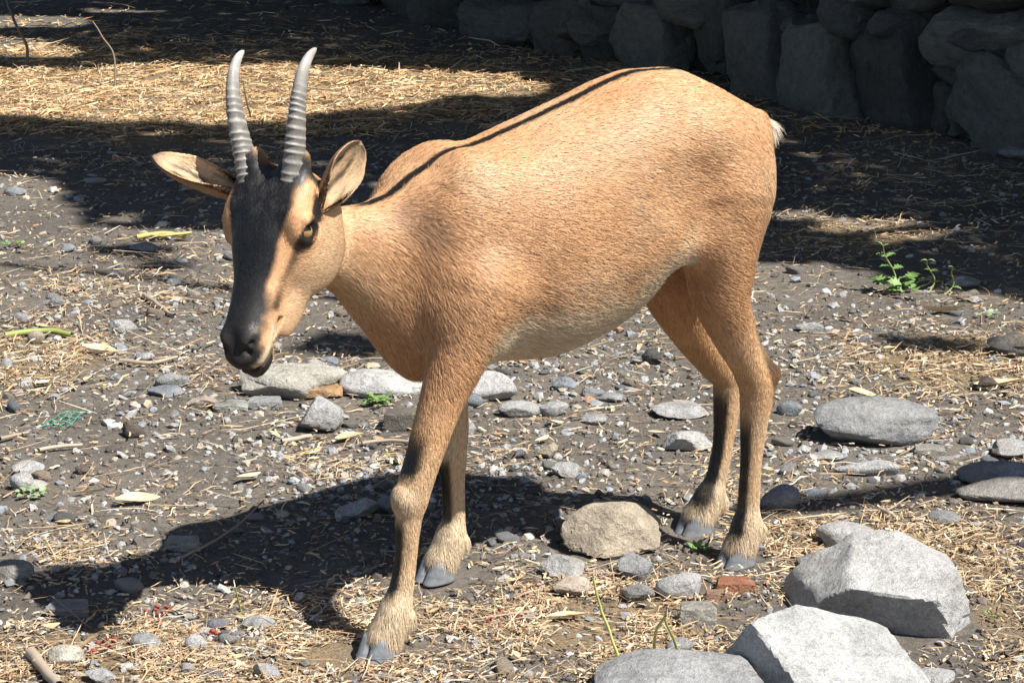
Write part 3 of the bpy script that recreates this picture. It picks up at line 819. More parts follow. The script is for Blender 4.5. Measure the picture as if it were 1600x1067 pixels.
# u, dorsal, ventral, half width
SKULL = np.array([
    (-0.030, -0.010, -0.060, 0.020),
    (-0.018, 0.010, -0.078, 0.040),
    (0.010, 0.026, -0.092, 0.057),
    (0.045, 0.031, -0.100, 0.059),
    (0.078, 0.026, -0.097, 0.054),
    (0.105, 0.018, -0.087, 0.044),
    (0.130, 0.011, -0.073, 0.0345),
    (0.160, 0.007, -0.061, 0.0300),
    (0.188, 0.005, -0.055, 0.0285),
    (0.205, -0.004, -0.060, 0.0265),
    (0.220, -0.016, -0.056, 0.0235),
    (0.230, -0.028, -0.050, 0.013)])

def loft_sdf(A, x, y, z, n_exp=2.25):
    """A columns: s, top, bottom, half width[, side centre, widest level]"""
    top = pchip(A[:, 0], A[:, 1], x); bot = pchip(A[:, 0], A[:, 2], x); hw = pchip(A[:, 0], A[:, 3], x)
    yc = pchip(A[:, 0], A[:, 4], x) if A.shape[1] > 4 else 0.0
    lv = pchip(A[:, 0], A[:, 5], x) if A.shape[1] > 5 else 0.5
    zc = bot + (top - bot) * lv
    hz = np.where(z > zc, top - zc, zc - bot)
    a = np.abs(y - yc) / hw; b = np.abs(z - zc) / hz
    rho = (a ** n_exp + b ** n_exp) ** (1 / n_exp) + 1e-9
    r = np.sqrt((y - yc) ** 2 + (z - zc) ** 2)
    f = r * (1 - 1 / rho)
    f = np.maximum(f, -0.5 * np.minimum(hw, hz))
    dx = np.maximum(np.maximum(A[0, 0] - x, x - A[-1, 0]), 0)
    return np.where(dx > 0, np.sqrt(np.maximum(f, 0) ** 2 + dx ** 2), f)

def cone_sdf(p, a, b, r1, r2):
    a = np.asarray(a, float); ba = np.asarray(b, float) - a
    pa = p - a
    h = np.clip((pa @ ba) / (ba @ ba), 0, 1)
    d = np.sqrt(((pa - h[..., None] * ba) ** 2).sum(-1))
    return d - (r1 + (r2 - r1) * h)

def ell_sdf(p, c, r, rot=None):
    q = p - np.asarray(c, float)
    if rot is not None:
        q = q @ rot.T
    r = np.asarray(r, float)
    k0 = np.sqrt(((q / r) ** 2).sum(-1)) + 1e-9
    k1 = np.sqrt(((q / (r * r)) ** 2).sum(-1)) + 1e-9
    return k0 * (k0 - 1) / k1

def smin(a, b, k):
    h = np.clip(0.5 + 0.5 * (b - a) / k, 0, 1)
    return b + (a - b) * h - k * h * (1 - h)

def smax(a, b, k):
    return -smin(-a, -b, k)

class Field:
    """a distance field on a grid that is only touched where each shape reaches"""
    def __init__(self, lo, hi, h):
        self.lo = np.asarray(lo, float); self.h = h
        self.n = np.ceil((np.asarray(hi) - self.lo) / h).astype(int) + 1
        self.F = np.full(self.n, 0.08, np.float32)
    def box(self, pts, pad):
        pts = np.asarray(pts, float).reshape(-1, 3)
        a = np.clip(np.floor((pts.min(0) - pad - self.lo) / self.h).astype(int), 0, self.n - 1)
        b = np.clip(np.ceil((pts.max(0) + pad - self.lo) / self.h).astype(int) + 1, 1, self.n)
        sl = tuple(slice(i, j) for i, j in zip(a, b))
        ax = [self.lo[k] + self.h * np.arange(a[k], b[k]) for k in range(3)]
        P = np.stack(np.meshgrid(*ax, indexing='ij'), -1)
        return sl, P
    def add(self, pts, pad, fn, k=0.01):
        sl, P = self.box(pts, pad)
        self.F[sl] = smin(self.F[sl], fn(P), k)
    def cut(self, pts, pad, fn, k=0.004):
        sl, P = self.box(pts, pad)
        self.F[sl] = smax(self.F[sl], -fn(P), k)
    def cone(self, a, b, r1, r2, k=0.01):
        self.add([a, b], max(r1, r2) + 0.05, lambda P: cone_sdf(P, a, b, r1, r2), k)
    def chain(self, pts, rad, first=0.03):
        """one tapering limb through all joints"""
        pts = np.asarray(pts, float); ii = np.arange(len(pts)); tt = np.linspace(0, len(pts) - 1, (len(pts) - 1) * 6 + 1)
        fine = np.stack([pchip(ii, pts[:, c], tt) for c in range(3)], 1)
        rr = pchip(ii, rad, tt)
        sl, P = self.box(pts, max(rad) + .05)
        lo = P[0, 0, 0]
        D = np.full(P.shape[:3], .08, np.float32)
        for i in range(len(tt) - 1):
            seg = fine[i:i + 2]; pad = rr[i] + .035
            a = np.clip(np.floor((seg.min(0) - pad - lo) / self.h).astype(int), 0, None)
            b = np.ceil((seg.max(0) + pad - lo) / self.h).astype(int) + 1
            s2 = tuple(slice(m, n) for m, n in zip(a, b))
            D[s2] = np.minimum(D[s2], cone_sdf(P[s2], seg[0], seg[1], rr[i], rr[i + 1]))
        self.F[sl] = smin(self.F[sl], D, first)
    def ell(self, c, r, rot=None, k=0.02):
        self.add([c], max(r) + 0.05, lambda P: ell_sdf(P, c, r, rot), k)
    def mesh(self):
        """surface nets"""
        F = self.F; s = F < 0
        nx, ny, nz = F.shape
        acc = np.zeros((nx - 1, ny - 1, nz - 1, 3), np.float32)
        cnt = np.zeros((nx - 1, ny - 1, nz - 1), np.float32)
        base = [np.arange(n, dtype=np.float32) for n in F.shape]
        quads = []
        for ax in range(3):
            a = [slice(None)] * 3; b = [slice(None)] * 3
            a[ax] = slice(0, -1); b[ax] = slice(1, None)
            f0, f1 = F[tuple(a)], F[tuple(b)]
            cr = s[tuple(a)] != s[tuple(b)]
            idx = np.argwhere(cr)
            t = f0[cr] / (f0[cr] - f1[cr])
            pos = idx.astype(np.float32)
            pos[:, ax] += t
            o1, o2 = [k for k in range(3) if k != ax]
            for d1 in (0, -1):
                for d2 in (0, -1):
                    c = idx.copy(); c[:, o1] += d1; c[:, o2] += d2
                    ok = (c >= 0).all(1) & (c < np.array(acc.shape[:3])).all(1)
                    np.add.at(acc, tuple(c[ok].T), pos[ok]); np.add.at(cnt, tuple(c[ok].T), 1)
            quads.append((ax, idx, s[tuple(a)][cr]))
        act = cnt > 0
        vid = np.full(act.shape, -1, np.int64)
        vid[act] = np.arange(act.sum())
        V = (acc[act] / cnt[act][:, None]) * self.h + self.lo
        Q = []
        for ax, idx, inside in quads:
            o1, o2 = (ax + 1) % 3, (ax + 2) % 3
            c = []
            for d1, d2 in ((-1, -1), (0, -1), (0, 0), (-1, 0)):
                k = idx.copy(); k[:, o1] += d1; k[:, o2] += d2
                c.append(k)
            ok = np.all([((k >= 0).all(1) & (k < np.array(act.shape)).all(1)) for k in c], 0)
            q = np.stack([vid[tuple(k[ok].T)] for k in c], 1)
            fl = ~inside[ok]
            q[fl] = q[fl][:, ::-1]
            Q.append(q)
        return V, np.concatenate(Q)

def relax(V, Q, it=2, lam=0.5):
    e = np.concatenate([Q[:, [0, 1]], Q[:, [1, 2]], Q[:, [2, 3]], Q[:, [3, 0]]])
    deg = np.bincount(e.ravel(), minlength=len(V)).astype(float)[:, None]
    for _ in range(it):
        for l in (lam, -lam * 1.03):
            S = np.zeros_like(V)
            for k in range(3):
                S[:, k] = np.bincount(e[:, 0], V[e[:, 1], k], len(V)) + np.bincount(e[:, 1], V[e[:, 0], k], len(V))
            V = V + l * (S / np.maximum(deg, 1) - V)
    return V

# legs: joints from the top down, and radii
LEG_NF = ([(.475, .085, .480), (.515, .100, .400), (.543, .105, .347), (.562, .107, .303), (.578, .108, .262), (.592, .108, .222), (.598, .107, .190), (.603, .107, .135), (.610, .107, .095), (.622, .107, .058), (.636, .107, .030)],
          [.058, .038, .0300, .0270, .0245, .0235, .0190, .0155, .0170, .0235, .0240])
LEG_FF = ([(.465, -.080, .470), (.440, -.095, .390), (.420, -.102, .320), (.408, -.105, .270), (.404, -.106, .225), (.405, -.106, .190), (.403, -.107, .140), (.402, -.107, .095), (.409, -.107, .060), (.422, -.107, .032)],
          [.060, .040, .029, .0255, .0235, .0220, .0175, .0170, .0235, .0240])
LEG_NH = ([(.062, .060, .560), (.066, .074, .480), (.066, .078, .430), (.041, .079, .362), (.010, .078, .306), (-.006, .076, .262), (-.004, .075, .215), (-.001, .074, .150), (.001, .074, .095), (.004, .074, .056), (.014, .074, .030)],
          [.072, .054, .0440, .0330, .0265, .0250, .0210, .0165, .0170, .0235, .0240])
LEG_FH = ([(.056, -.060, .560), (.050, -.074, .470), (.034, -.078, .405), (-.004, -.079, .330), (-.044, -.078, .272), (-.070, -.076, .235), (-.067, -.075, .190), (-.060, -.074, .130), (-.050, -.074, .085), (-.036, -.074, .052), (-.020, -.074, .030)],
          [.080, .060, .0530, .0400, .0300, .0255, .0210, .0165, .0170, .0235, .0240])

f = Field((-0.16, -0.20, 0.0), (0.95, 0.22, 0.80), 0.0036)
f.add([(TORSO[0, 0], -.15, .33), (TORSO[-1, 0], .15, .75)], 0.06, lambda P: loft_sdf(TORSO, P[..., 0], P[..., 1], P[..., 2]), 0.01)
for s in (1, -1):
    f.ell((.470 - .01 * s, .062 * s, .535), (.075, .036, .110), k=.05)                # shoulder blade
    f.cone((.468, .036 * s, .632), (.49, .080 * s, .47), .016, .043, .04)
    f.cone((.520, .082 * s, .455), (.462, .092 * s, .415), .026, .022, .022)            # upper arm and elbow
    f.ell((.056, .060 * s, .570), (.070, .050, .092), k=.05)                             # rump muscle
    f.ell((-.004, .034 * s, .570), (.034, .034, .070), k=.04)
    f.ell((.105, .090 * s, .650), (.030, .022, .028), k=.04)                            # hip bone
f.ell((.525, .0, .430), (.048, .060, .066), k=.03)                                       # brisket
for P_, R_ in (LEG_NF, LEG_FF, LEG_NH, LEG_FH):
    f.chain(P_, np.array(R_) - np.interp(np.arange(len(R_)), [0, 3, 20], [0, .0015, .0025]), first=.030)
# flank fold, tendons at the hocks, dew claws, knee caps
f.cone((.165, .098, .505), (.110, .086, .510), .018, .030, .04)
f.cone((.165, -.098, .505), (.100, -.086, .500), .018, .030, .04)
f.cone((-.052, 0, .652), (-.068, 0, .640), .011, .010, .012)      # tail
f.cone((-.068, 0, .640), (-.071, 0, .592), .010, .005, .010)
f.cone((.020, .078, .345), (-.027, .076, .290), .013, .0145, .010)
f.cone((-.027, .076, .288), (-.010, .075, .225), .0145, .011, .010)
f.cone((-.040, -.078, .315), (-.094, -.076, .260), .013, .0145, .010)
f.cone((-.094, -.076, .258), (-.074, -.075, .200), .0145, .011, .010)
f.ell((.607, .109, .217), (.014, .019, .021), k=.007)
for s in (1, -1):
    f.cut([(.175, .150 * s, .600)], .11, lambda P, s=s: ell_sdf(P, (.172, .164 * s, .600), (.055, .040, .055)), .030)   # flank hollow
f.ell((.414, -.107, .184), (.014, .017, .022), k=.008)
for (x, y, z) in ((.604, .107, .052), (.391, -.107, .055), (-.014, .074, .053), (-.054, -.074, .049)):
    for s in (1, -1):
        f.ell((x, y + .011 * s, z), (.0065, .006, .009), k=.010)
# head
def head_field(P):
    q = (P - HEAD_O) @ HEAD_R.T / HK
    return HK * loft_sdf(SKULL, q[..., 0], q[..., 2], q[..., 1], 2.5)
f.add([head_pt(-.04, -.1, -.06), head_pt(.24, .04, .06), head_pt(.24, -.1, .06), head_pt(-.04, .04, -.06)], 0.05, head_field, .022)
def hell(u, v, w, r, k=.008, cut=False):
    c = head_pt(u, v, w)
    fn = lambda P: ell_sdf(P, c, np.array(r) * HK, HEAD_R)
    (f.cut if cut else f.add)([c], max(r) * HK + .03, fn, k)
for s in (1, -1):
    hell(.040, .012, .049 * s, (.026, .014, .012), .016)          # brow
    hell(EYE_U - .0090, -.001, .0580 * s, (.0080, .016, .0115), .005)  # upper lid
    hell(EYE_U - .001, -.004, .049 * s, (.021, .018, .0155), .010)    # orbit
    hell(.066, -.058, .038 * s, (.046, .040, .017), .018)          # jaw muscle
    hell(.200, -.012, .016 * s, (.016, .014, .012), .008)          # nostril wing
    hell(.200, -.030, .019 * s, (.026, .013, .012), .008)          # lip
    hell(.125, -.056, .027 * s, (.052, .017, .013), .014)           # jaw bone
hell(.206, -.056, 0, (.026, .012, .018), .005)                    # chin
for s in (1, -1):
    f.cone(head_pt(.024, .000, .024 * s), head_pt(-.018, .024, .0330 * s), .027, .0185, .024)   # horn root
hell(.212, -.022, 0, (.021, .012, .019), .008)
for s in (1, -1):
    hell(.2155, -.012, .0175 * s, (.0045, .0090, .0042), .003, True)   # nostril
    hell(.208, -.0085, .0235 * s, (.0075, .0042, .005), .003, True)
    hell(EYE_U, -.004, .069 * s, (.0135, .0105, .0105), .004, True)   # eye socket
def mouth(P):
    q = (P - HEAD_O) @ HEAD_R.T / HK
    line = q[..., 1] + .0415 - .10 * np.maximum(.20 - q[..., 0], 0)
    return np.maximum(np.abs(line) - .0030, .158 - q[..., 0]) * HK
f.cut([head_pt(.15, -.08, -.04), head_pt(.24, 0, .04), head_pt(.15, 0, -.04), head_pt(.24, -.08, .04)], .01, mouth, .003)
V, Q = f.mesh()
V = relax(V, Q, 3)
keep = np.ones(len(Q), bool)
del f

# ears: curved leaf-shaped shells joined to the body mesh
def ear_mesh(base, tip, face, length, width, curl):
    """base point, axis towards tip, face = direction its hollow looks at"""
    ax = np.asarray(tip, float) - np.asarray(base, float)
    ax /= np.linalg.norm(ax)
    fc = np.asarray(face, float); fc = fc - ax * (fc @ ax); fc /= np.linalg.norm(fc)
    sd = np.cross(ax, fc)
    nu, nv = 26, 17
    def sheet(off):
        pts = []
        for i in range(nu):
            t = i / (nu - 1)
            w = width * pchip([0, .12, .35, .6, .85, .96, 1], [.42, .62, .95, 1, .66, .34, .06], t)
            th = curl * pchip([0, .2, .5, 1], [1.9, 1.35, .85, .35], t)
            for j in range(nv):
                a = (j / (nv - 1) * 2 - 1)
                ang = a * th
                r = w / max(th, .2)
                side = r * math.sin(ang); dep = r * (1 - math.cos(ang))
                edge = 1 - abs(a) ** 3
                pts.append(np.asarray(base) + ax * (t * length) + sd * side + fc * (dep - off * (.45 + .55 * edge) - .012 * math.sin(t * 2.6)))
        return np.array(pts)
    A, B = sheet(0.0), sheet(0.0065)
    V_ = np.concatenate([A, B]); n = nu * nv
    q = []
    for i in range(nu - 1):
        for j in range(nv - 1):
            a = i * nv + j
            q.append((a, a + 1, a + nv + 1, a + nv)); q.append((n + a, n + a + nv, n + a + nv + 1, n + a + 1))
        for j in (0, nv - 1):
            a = i * nv + j
            q.append((a, a + nv, n + a + nv, n + a) if j == 0 else (a, n + a, n + a + nv, a + nv))
    for j in range(nv - 1):
        a = (nu - 1) * nv + j
        q.append((a, a + 1, n + a + 1, n + a)); q.append((j, n + j, n + j + 1, j + 1))
    inner = np.zeros(len(V_)); inner[:n] = 1
    across = np.tile(np.linspace(-1, 1, nv), nu * 2)
    return V_, np.array(q), inner, across

def w2g(v):
    v = np.asarray(v, float)
    return np.array([v @ GOAT_D, v @ GOAT_L, v[2]])

ear_inner = np.zeros(len(V)); ear_id = np.zeros(len(V), int)
ear_t = np.zeros(len(V)); ear_a = np.zeros(len(V))
for k, (b, axis_w, face_w, L_, W_) in enumerate((
        (head_pt(.030, -.020, .046), (.56, .25, .76), (.60, -.72, -.1), .112, .036),
        (head_pt(.016, -.018, -.046), (-.93, .05, .46), (.30, -.45, .85), .146, .033))):
    tip = b + w2g(axis_w)
    v_, q_, in_, ac_ = ear_mesh(b, tip, w2g(face_w), L_, W_, 1.75)
    Q = np.concatenate([Q, q_ + len(V)])
    V = np.concatenate([V, v_]); ear_inner = np.concatenate([ear_inner, in_]); ear_id = np.concatenate([ear_id, np.full(len(v_), k + 1)])
    ear_a = np.concatenate([ear_a, ac_])
    ax = np.asarray(w2g(axis_w)); ax = ax / np.linalg.norm(ax)
    ear_t = np.concatenate([ear_t, ((v_ - b) @ ax) / L_])
# coat colour over the body, in the goat's own frame
def seg_dist(P, a, b):
    a = np.asarray(a, float); ba = np.asarray(b, float) - a
    h = np.clip(((P - a) @ ba) / (ba @ ba), 0, 1)
    return np.sqrt(((P - a - h[:, None] * ba) ** 2).sum(1)), h

def chain_dist(P, pts):
    best = np.full(len(P), 9.0)
    par = np.zeros(len(P))
    for i in range(len(pts) - 1):
        dd, h = seg_dist(P, pts[i], pts[i + 1])
        m = dd < best
        best[m] = dd[m]; par[m] = i + h[m]
    return best, par

C_TAN = np.array([.640, .360, .188])
C_RED = np.array([.610, .315, .145])
C_PALE = np.array([.690, .475, .285])
C_CREAM = np.array([.740, .590, .405])
C_WHITE = np.array([.800, .720, .590])
C_DARK = np.array([.016, .014, .013])
C_GREY = np.array([.130, .110, .090])

def coat(P, N, inner, earid, eart, eara):
    """colour and region weights (head, leg, belly) for body points"""
    n = len(P)
    x, y, z = P.T
    q = (P - HEAD_O) @ HEAD_R.T / HK
    u, v, w = q.T
    spine = pchip(TORSO[:, 0], TORSO[:, 1], x)
    belly = pchip(TORSO[:, 0], TORSO[:, 2], x)
    col = np.tile(C_TAN, (n, 1))
    def put(c, k):
        k = np.clip(k, 0, 1)[:, None]
        col[:] = col * (1 - k) + c * k
    n1 = fbm(P * 9, 3); n2 = fbm(P * 30, 5)
    # reddish saddle on shoulder, rump edge; paler flank
    put(C_RED, .40 * sstep(.45, .75, n1))
    put(C_PALE, .45 * sstep(.50, .30, n1))
    dl = np.min([chain_dist(P, LP[0][2:])[0] for LP in (LEG_NF, LEG_FF, LEG_NH, LEG_FH)], 0)
    # neck and chest a touch paler
    put(C_PALE, .35 * sstep(.56, .64, x) * sstep(.60, .50, z))
    # belly
    bl = sstep(.112, .045, z - belly + .05 * (n2 - .5)) * sstep(.12, .19, x) * sstep(.52, .44, x)
    put(C_CREAM, .95 * bl)
    put(C_CREAM * 1.05, .9 * sstep(.055, .025, np.abs(x - .440)) * sstep(.47, .40, z + .05 * (n2 - .5)) * sstep(.33, .35, z))
    fl, _ = chain_dist(P, [(.285, .115, .385), (.215, .108, .415), (.178, .106, .452), (.152, .105, .486)])
    put(C_WHITE, .9 * sstep(.020, .006, fl))
    fl, _ = chain_dist(P, [(.285, -.115, .385), (.215, -.108, .415), (.178, -.106, .452), (.152, -.105, .486)])
    put(C_WHITE, .9 * sstep(.020, .006, fl))
    # band along the lower flank where the hair is darker
    dk = sstep(.045, .0, np.abs(z - belly - .105)) * sstep(.20, .28, x) * sstep(.46, .40, x)
    put(C_GREY, .42 * dk * sstep(.35, .70, fbm(P * np.array([60, 90, 130]), 15)))
    # shoulder dark wash in front of the withers
    sh, _ = chain_dist(P, [(.560, .045, .585), (.535, .068, .565)])
    put(C_GREY, .50 * sstep(.040, .010, sh) * (0.3 + n2))
    # dorsal stripe
    st = sstep(.0115, .0085, np.abs(y + .0)) * sstep(.05, .02, spine - z) * sstep(.075, .11, x) * sstep(.64, .60, x) * (np.abs(x) < 2)
    put(C_DARK * 1.3, st)
    # back of the thigh: narrow line of dark hair and painted-in shade, reddish rump
    put(C_RED, .45 * sstep(-.01, -.05, x) * sstep(.5, .62, z))
    for sd_ in (1, -1):
        th, _ = chain_dist(P, [(-.030, .050 * sd_, .51), (-.002, .066 * sd_, .44), (.010 - .02 * (sd_ < 0), .074 * sd_, .37), (-.020 - .05 * (sd_ < 0), .076 * sd_, .295)])
        put(C_DARK * 2 + np.array([.03, .012, .0]), .85 * sstep(.034, .018, th) * sstep(-.25, -.6, N[:, 0]))
    tl, _ = chain_dist(P, [(-.060, 0, .650), (-.068, 0, .640), (-.071, 0, .600)])
    put(C_WHITE, .9 * sstep(.020, .012, tl) * sstep(-.060, -.066, x) * sstep(.625, .64, z))
    put(C_GREY * 1.6, .7 * sstep(.020, .012, tl) * sstep(-.058, -.066, x) * sstep(.635, .62, z))
    # legs
    for k, (pts, rad) in enumerate((LEG_NF, LEG_FF, LEG_NH, LEG_FH)):
        dd, par = chain_dist(P, pts)
        near = sstep(.055, .04, dd) * (z < (.36 if k < 2 else .40))
        ptsA = np.array(pts)
        cen = np.stack([np.interp(par, np.arange(len(pts)), ptsA[:, c]) for c in range(3)], 1)
        off = P - cen
        front = off[:, 0] / (np.sqrt((off[:, :2] ** 2).sum(1)) + 1e-6)
        lowz = sstep(.38, .28, z)
        put(np.array([.74, .47, .25]), .60 * near * lowz)
        put(C_CREAM, .30 * near * sstep(.30, .24, z))
        put(C_CREAM, .8 * near * sstep(.13, .07, z))
        sgn = 1 if k in (0, 2) else -1
        side = off[:, 1] * sgn / (np.sqrt((off[:, :2] ** 2).sum(1)) + 1e-6)
        if k < 2:
            bar = sstep(.15, .75, front - .18 * side) * sstep(.245, .262, z) * sstep(.325, .29, z)       # above the knee
            bar = np.maximum(bar, sstep(.58, .86, front - .10 * side) * sstep(.070, .10, z) * sstep(.205, .175, z))
            put(C_DARK, near * bar * (.72 + .5 * n2))
            put(C_CREAM, near * .5 * sstep(.245, .225, z) * sstep(.185, .200, z) * sstep(0, .4, front))
        else:
            bar = sstep(.48, .76, front - .15 * side) * sstep(.035, .06, z) * sstep(.25, .20, z)
            bar = np.maximum(bar, sstep(-.55, -.85, front) * sstep(.245, .265, z) * sstep(.34, .30, z))
            put(C_DARK, near * bar * (.80 + .4 * n2))
            put(C_RED * .8, near * .4 * sstep(.22, .25, z) * sstep(.32, .29, z))
    # head
    hd = sstep(-.05, -.02, u) * (np.abs(w) < .09) * (u < .26) * (v > -.13) * (v < .08) * sstep(.63, .69, x)
    put(C_TAN * 1.15, hd * sstep(.08, .14, u) * .0 + hd * .25)
    put(C_PALE * .95, hd * sstep(.02, .045, np.abs(w)) * sstep(-.01, -.045, v) * .7)
    face = sstep(-.022, -.004, v + .02 * sstep(.12, .2, u))
    mask_w = pchip([-.03, .0, .03, .06, .09, .13, .17, .23], [.052, .057, .052, .044, .034, .029, .027, .03], u)
    edge = mask_w + .012 * (n2 - .5)
    mask = sstep(edge + .003, edge - .003, np.abs(w)) * sstep(-.03, -.012, v + .03 * sstep(.17, .2, u))
    put(np.array([.018, .017, .017]), hd * mask * (.92 + .2 * n1) * sstep(-.035, -.01, u))
    # greyed brow hairs
    put(np.array([.050, .046, .044]), hd * mask * .6 * sstep(.50, .70, fbm(P * 120, 27, 2)) * sstep(.09, .04, u))
    # tan bar above the eye, dark tear line under it
    tan, _ = chain_dist(np.stack([u, v, np.abs(w)], 1), [(.026, .018, .052), (.058, .012, .052)])
    put(C_TAN, hd * .9 * sstep(.014, .006, tan))
    tear, _ = chain_dist(np.stack([u, v, np.abs(w)], 1), [(.074, -.002, .057), (.100, -.008, .049), (.128, -.013, .041), (.152, -.020, .035)])
    put(C_DARK, hd * .85 * sstep(.0095, .005, tear))
    eye, _ = seg_dist(np.stack([u, v, np.abs(w)], 1), (EYE_U - .006, -.004, .058), (EYE_U + .008, -.005, .058))
    put(C_DARK, hd * sstep(.0155, .0115, eye))
    # muzzle: dark grey nose and chin, pale lip line
    put(np.array([.030, .026, .025]), hd * sstep(.180, .196, u) * sstep(-.038, -.030, v) * np.maximum(sstep(.024, .018, np.abs(w)), sstep(-.018, -.010, v)))
    put(C_CREAM * .9, hd * sstep(.165, .175, u) * sstep(-.024, -.030, v) * sstep(-.046, -.040, v) * sstep(.012, .02, np.abs(w)) * .8)
    put(np.array([.04, .036, .034]), hd * sstep(.196, .206, u) * sstep(-.042, -.048, v))
    # behind the horns tan again
    put(C_RED * .9, hd * sstep(-.012, -.022, u) * sstep(.012, .0, v) * .8)
    put(C_RED * .8, hd * sstep(-.008, -.020, u) * sstep(.020, .012, np.abs(w)) * .7)
    # dark spot at the root of the ear
    er, _ = seg_dist(np.stack([u, v, np.abs(w)], 1), (.022, -.006, .056), (.034, -.010, .059))
    put(C_DARK, hd * sstep(.014, .009, er))
    # ears
    isear = earid > 0
    if isear.any():
        ec = np.where(inner[:, None] > .5, C_PALE * .9, C_TAN * .62 + .02)
        ec = ec * (0.75 + .5 * fbm(P * 60, 9))[:, None]
        tipk = sstep(.80, 1.0, eart)[:, None] * .6
        ec = ec * (1 - tipk) + np.array([.05, .045, .04]) * tipk
        dark_in = (inner > .5) * np.maximum(sstep(.1, .75, np.sin(eara * 11 + 1.2 * np.sin(eart * 7))) * sstep(.15, .3, eart) * sstep(.92, .75, eart) * sstep(.75, .55, np.abs(eara)), .0) * .85
        dark_in = np.maximum(dark_in, .6 * sstep(.90, .98, np.abs(eara)) * (inner < .5))
        ec = ec * (1 - dark_in[:, None]) + C_DARK * dark_in[:, None]
        col[isear] = ec[isear]
    leg = sstep(.075, .05, dl) * sstep(.40, .32, z)
    return np.clip(col, .006, .9), hd, leg, bl

def vert_normals(V, Q):
    n = np.cross(V[Q[:, 2]] - V[Q[:, 0]], V[Q[:, 3]] - V[Q[:, 1]])
    N = np.zeros_like(V)
    for k in range(4):
        for c in range(3):
            N[:, c] += np.bincount(Q[:, k], n[:, c], len(V))
    return N / (np.linalg.norm(N, axis=1)[:, None] + 1e-12)

BN = vert_normals(V, Q)
BC, B_HEAD, B_LEG, B_BELLY = coat(V, BN, ear_inner, ear_id, ear_t, ear_a)

m_skin, nt, b = new_mat('goat_coat')
a = node(nt, 'ShaderNodeVertexColor', layer_name='col')
nz = node(nt, 'ShaderNodeTexNoise', {'Scale': 180.0, 'Detail': 3.0})
nt.links.new(mix_rgb(nt, 0.8, a.outputs[0], ramp(nt, nz.outputs[0], [(.3, .55), (.7, 1.1)]), 'MULTIPLY'), b.inputs['Base Color'])
b.inputs['Roughness'].default_value = .65
b.inputs['Specular IOR Level'].default_value = .25

goat = link('goat', mesh_from('goat', V, Q, True, BC), m_skin, label='tan wild goat with dark face and ringed horns walking over stony ground', category='goat')
goat.matrix_world = GOAT_M

# horns
m_horn, nt, b = new_mat('horn_keratin')
tc = node(nt, 'ShaderNodeTexCoord')
a = node(nt, 'ShaderNodeVertexColor', layer_name='col')
nz = node(nt, 'ShaderNodeTexNoise', {'Vector': tc.outputs['Object'], 'Scale': 60.0, 'Detail': 5.0, 'Roughness': .7})
nt.links.new(mix_rgb(nt, .7, a.outputs[0], ramp(nt, nz.outputs[0], [(.25, .4), (.75, 1.4)]), 'MULTIPLY'), b.inputs['Base Color'])
b.inputs['Roughness'].default_value = .5
nz2 = node(nt, 'ShaderNodeTexNoise', {'Vector': tc.outputs['Object'], 'Scale': 240.0, 'Detail': 4.0})
nt.links.new(node(nt, 'ShaderNodeBump', {'Height': nz2.outputs[0], 'Strength': .25, 'Distance': .002}).outputs[0], b.inputs['Normal'])

def horn(side):
    n, m = 150, 28
    L = .182
    pos = head_pt(.004, .016, .0320 * side)
    pts, dirs = [], []
    for i in range(n):
        t = i / (n - 1)
        ang = math.radians(pchip([0, .4, .7, 1], [34, 31, 18, -34], t))
        dvec = -HEAD_U * math.cos(ang) + HEAD_V * math.sin(ang) + HEAD_W * side * pchip([0, .5, 1], [.20, .12, .06] if side > 0 else [.27, .18, .02], t)
        dvec /= np.linalg.norm(dvec)
        pts.append(pos.copy()); dirs.append(dvec)
        pos = pos + dvec * L / (n - 1)
    pts = np.array(pts); vs, cs = [], []
    for i in range(n):
        t = i / (n - 1)
        r = .93 * pchip([0, .15, .45, .70, .88, .97, 1], [.0182, .0150, .0118, .0090, .0062, .0034, .0005], t)
        ph = t * L / .0098 + .35 * math.sin(9 * t + side) + .2 * math.sin(23 * t)
        ridge = (0.5 + 0.5 * math.cos(2 * math.pi * ph)) ** 3
        amp = pchip([0, .06, .5, .66, .75, 1], [.3, .7, .9, .4, 0, 0], t) * (.55 + .6 * vnoise(np.array([[ph * .8, side, 3.0]]), 4)[0])
        fwd = np.cross(HEAD_W, dirs[i]); fwd /= np.linalg.norm(fwd)
        if fwd @ HEAD_V < 0: fwd = -fwd
        lat = np.cross(dirs[i], fwd)
        for j in range(m):
            a_ = 2 * math.pi * j / m
            c, s_ = math.cos(a_), math.sin(a_)
            keel = 1 + .10 * max(c, 0) ** 3
            rr = r * keel * (1 + amp * (.10 + .05 * c) * ridge)
            vs.append(pts[i] + fwd * rr * c * 1.12 + lat * rr * s_ * .94 + dirs[i] * (.003 * c * amp))
            g = .18 + .17 * ridge * amp - .05 * (1 - ridge) * amp + .15 * sstep(.55, .9, t) - .05 * (1 - sstep(0, .12, t))
            cs.append((g * 1.06, g * 1.0, g * .92))
    q = []
    for i in range(n - 1):
        for j in range(m):
            q.append((i * m + j, i * m + (j + 1) % m, (i + 1) * m + (j + 1) % m, (i + 1) * m + j))
    return mesh_from('horn', np.array(vs), np.array(q)[:, ::-1] if side < 0 else np.array(q), True, np.array(cs))
for s in (1, -1):
    link('horn', horn(s), m_horn, goat)

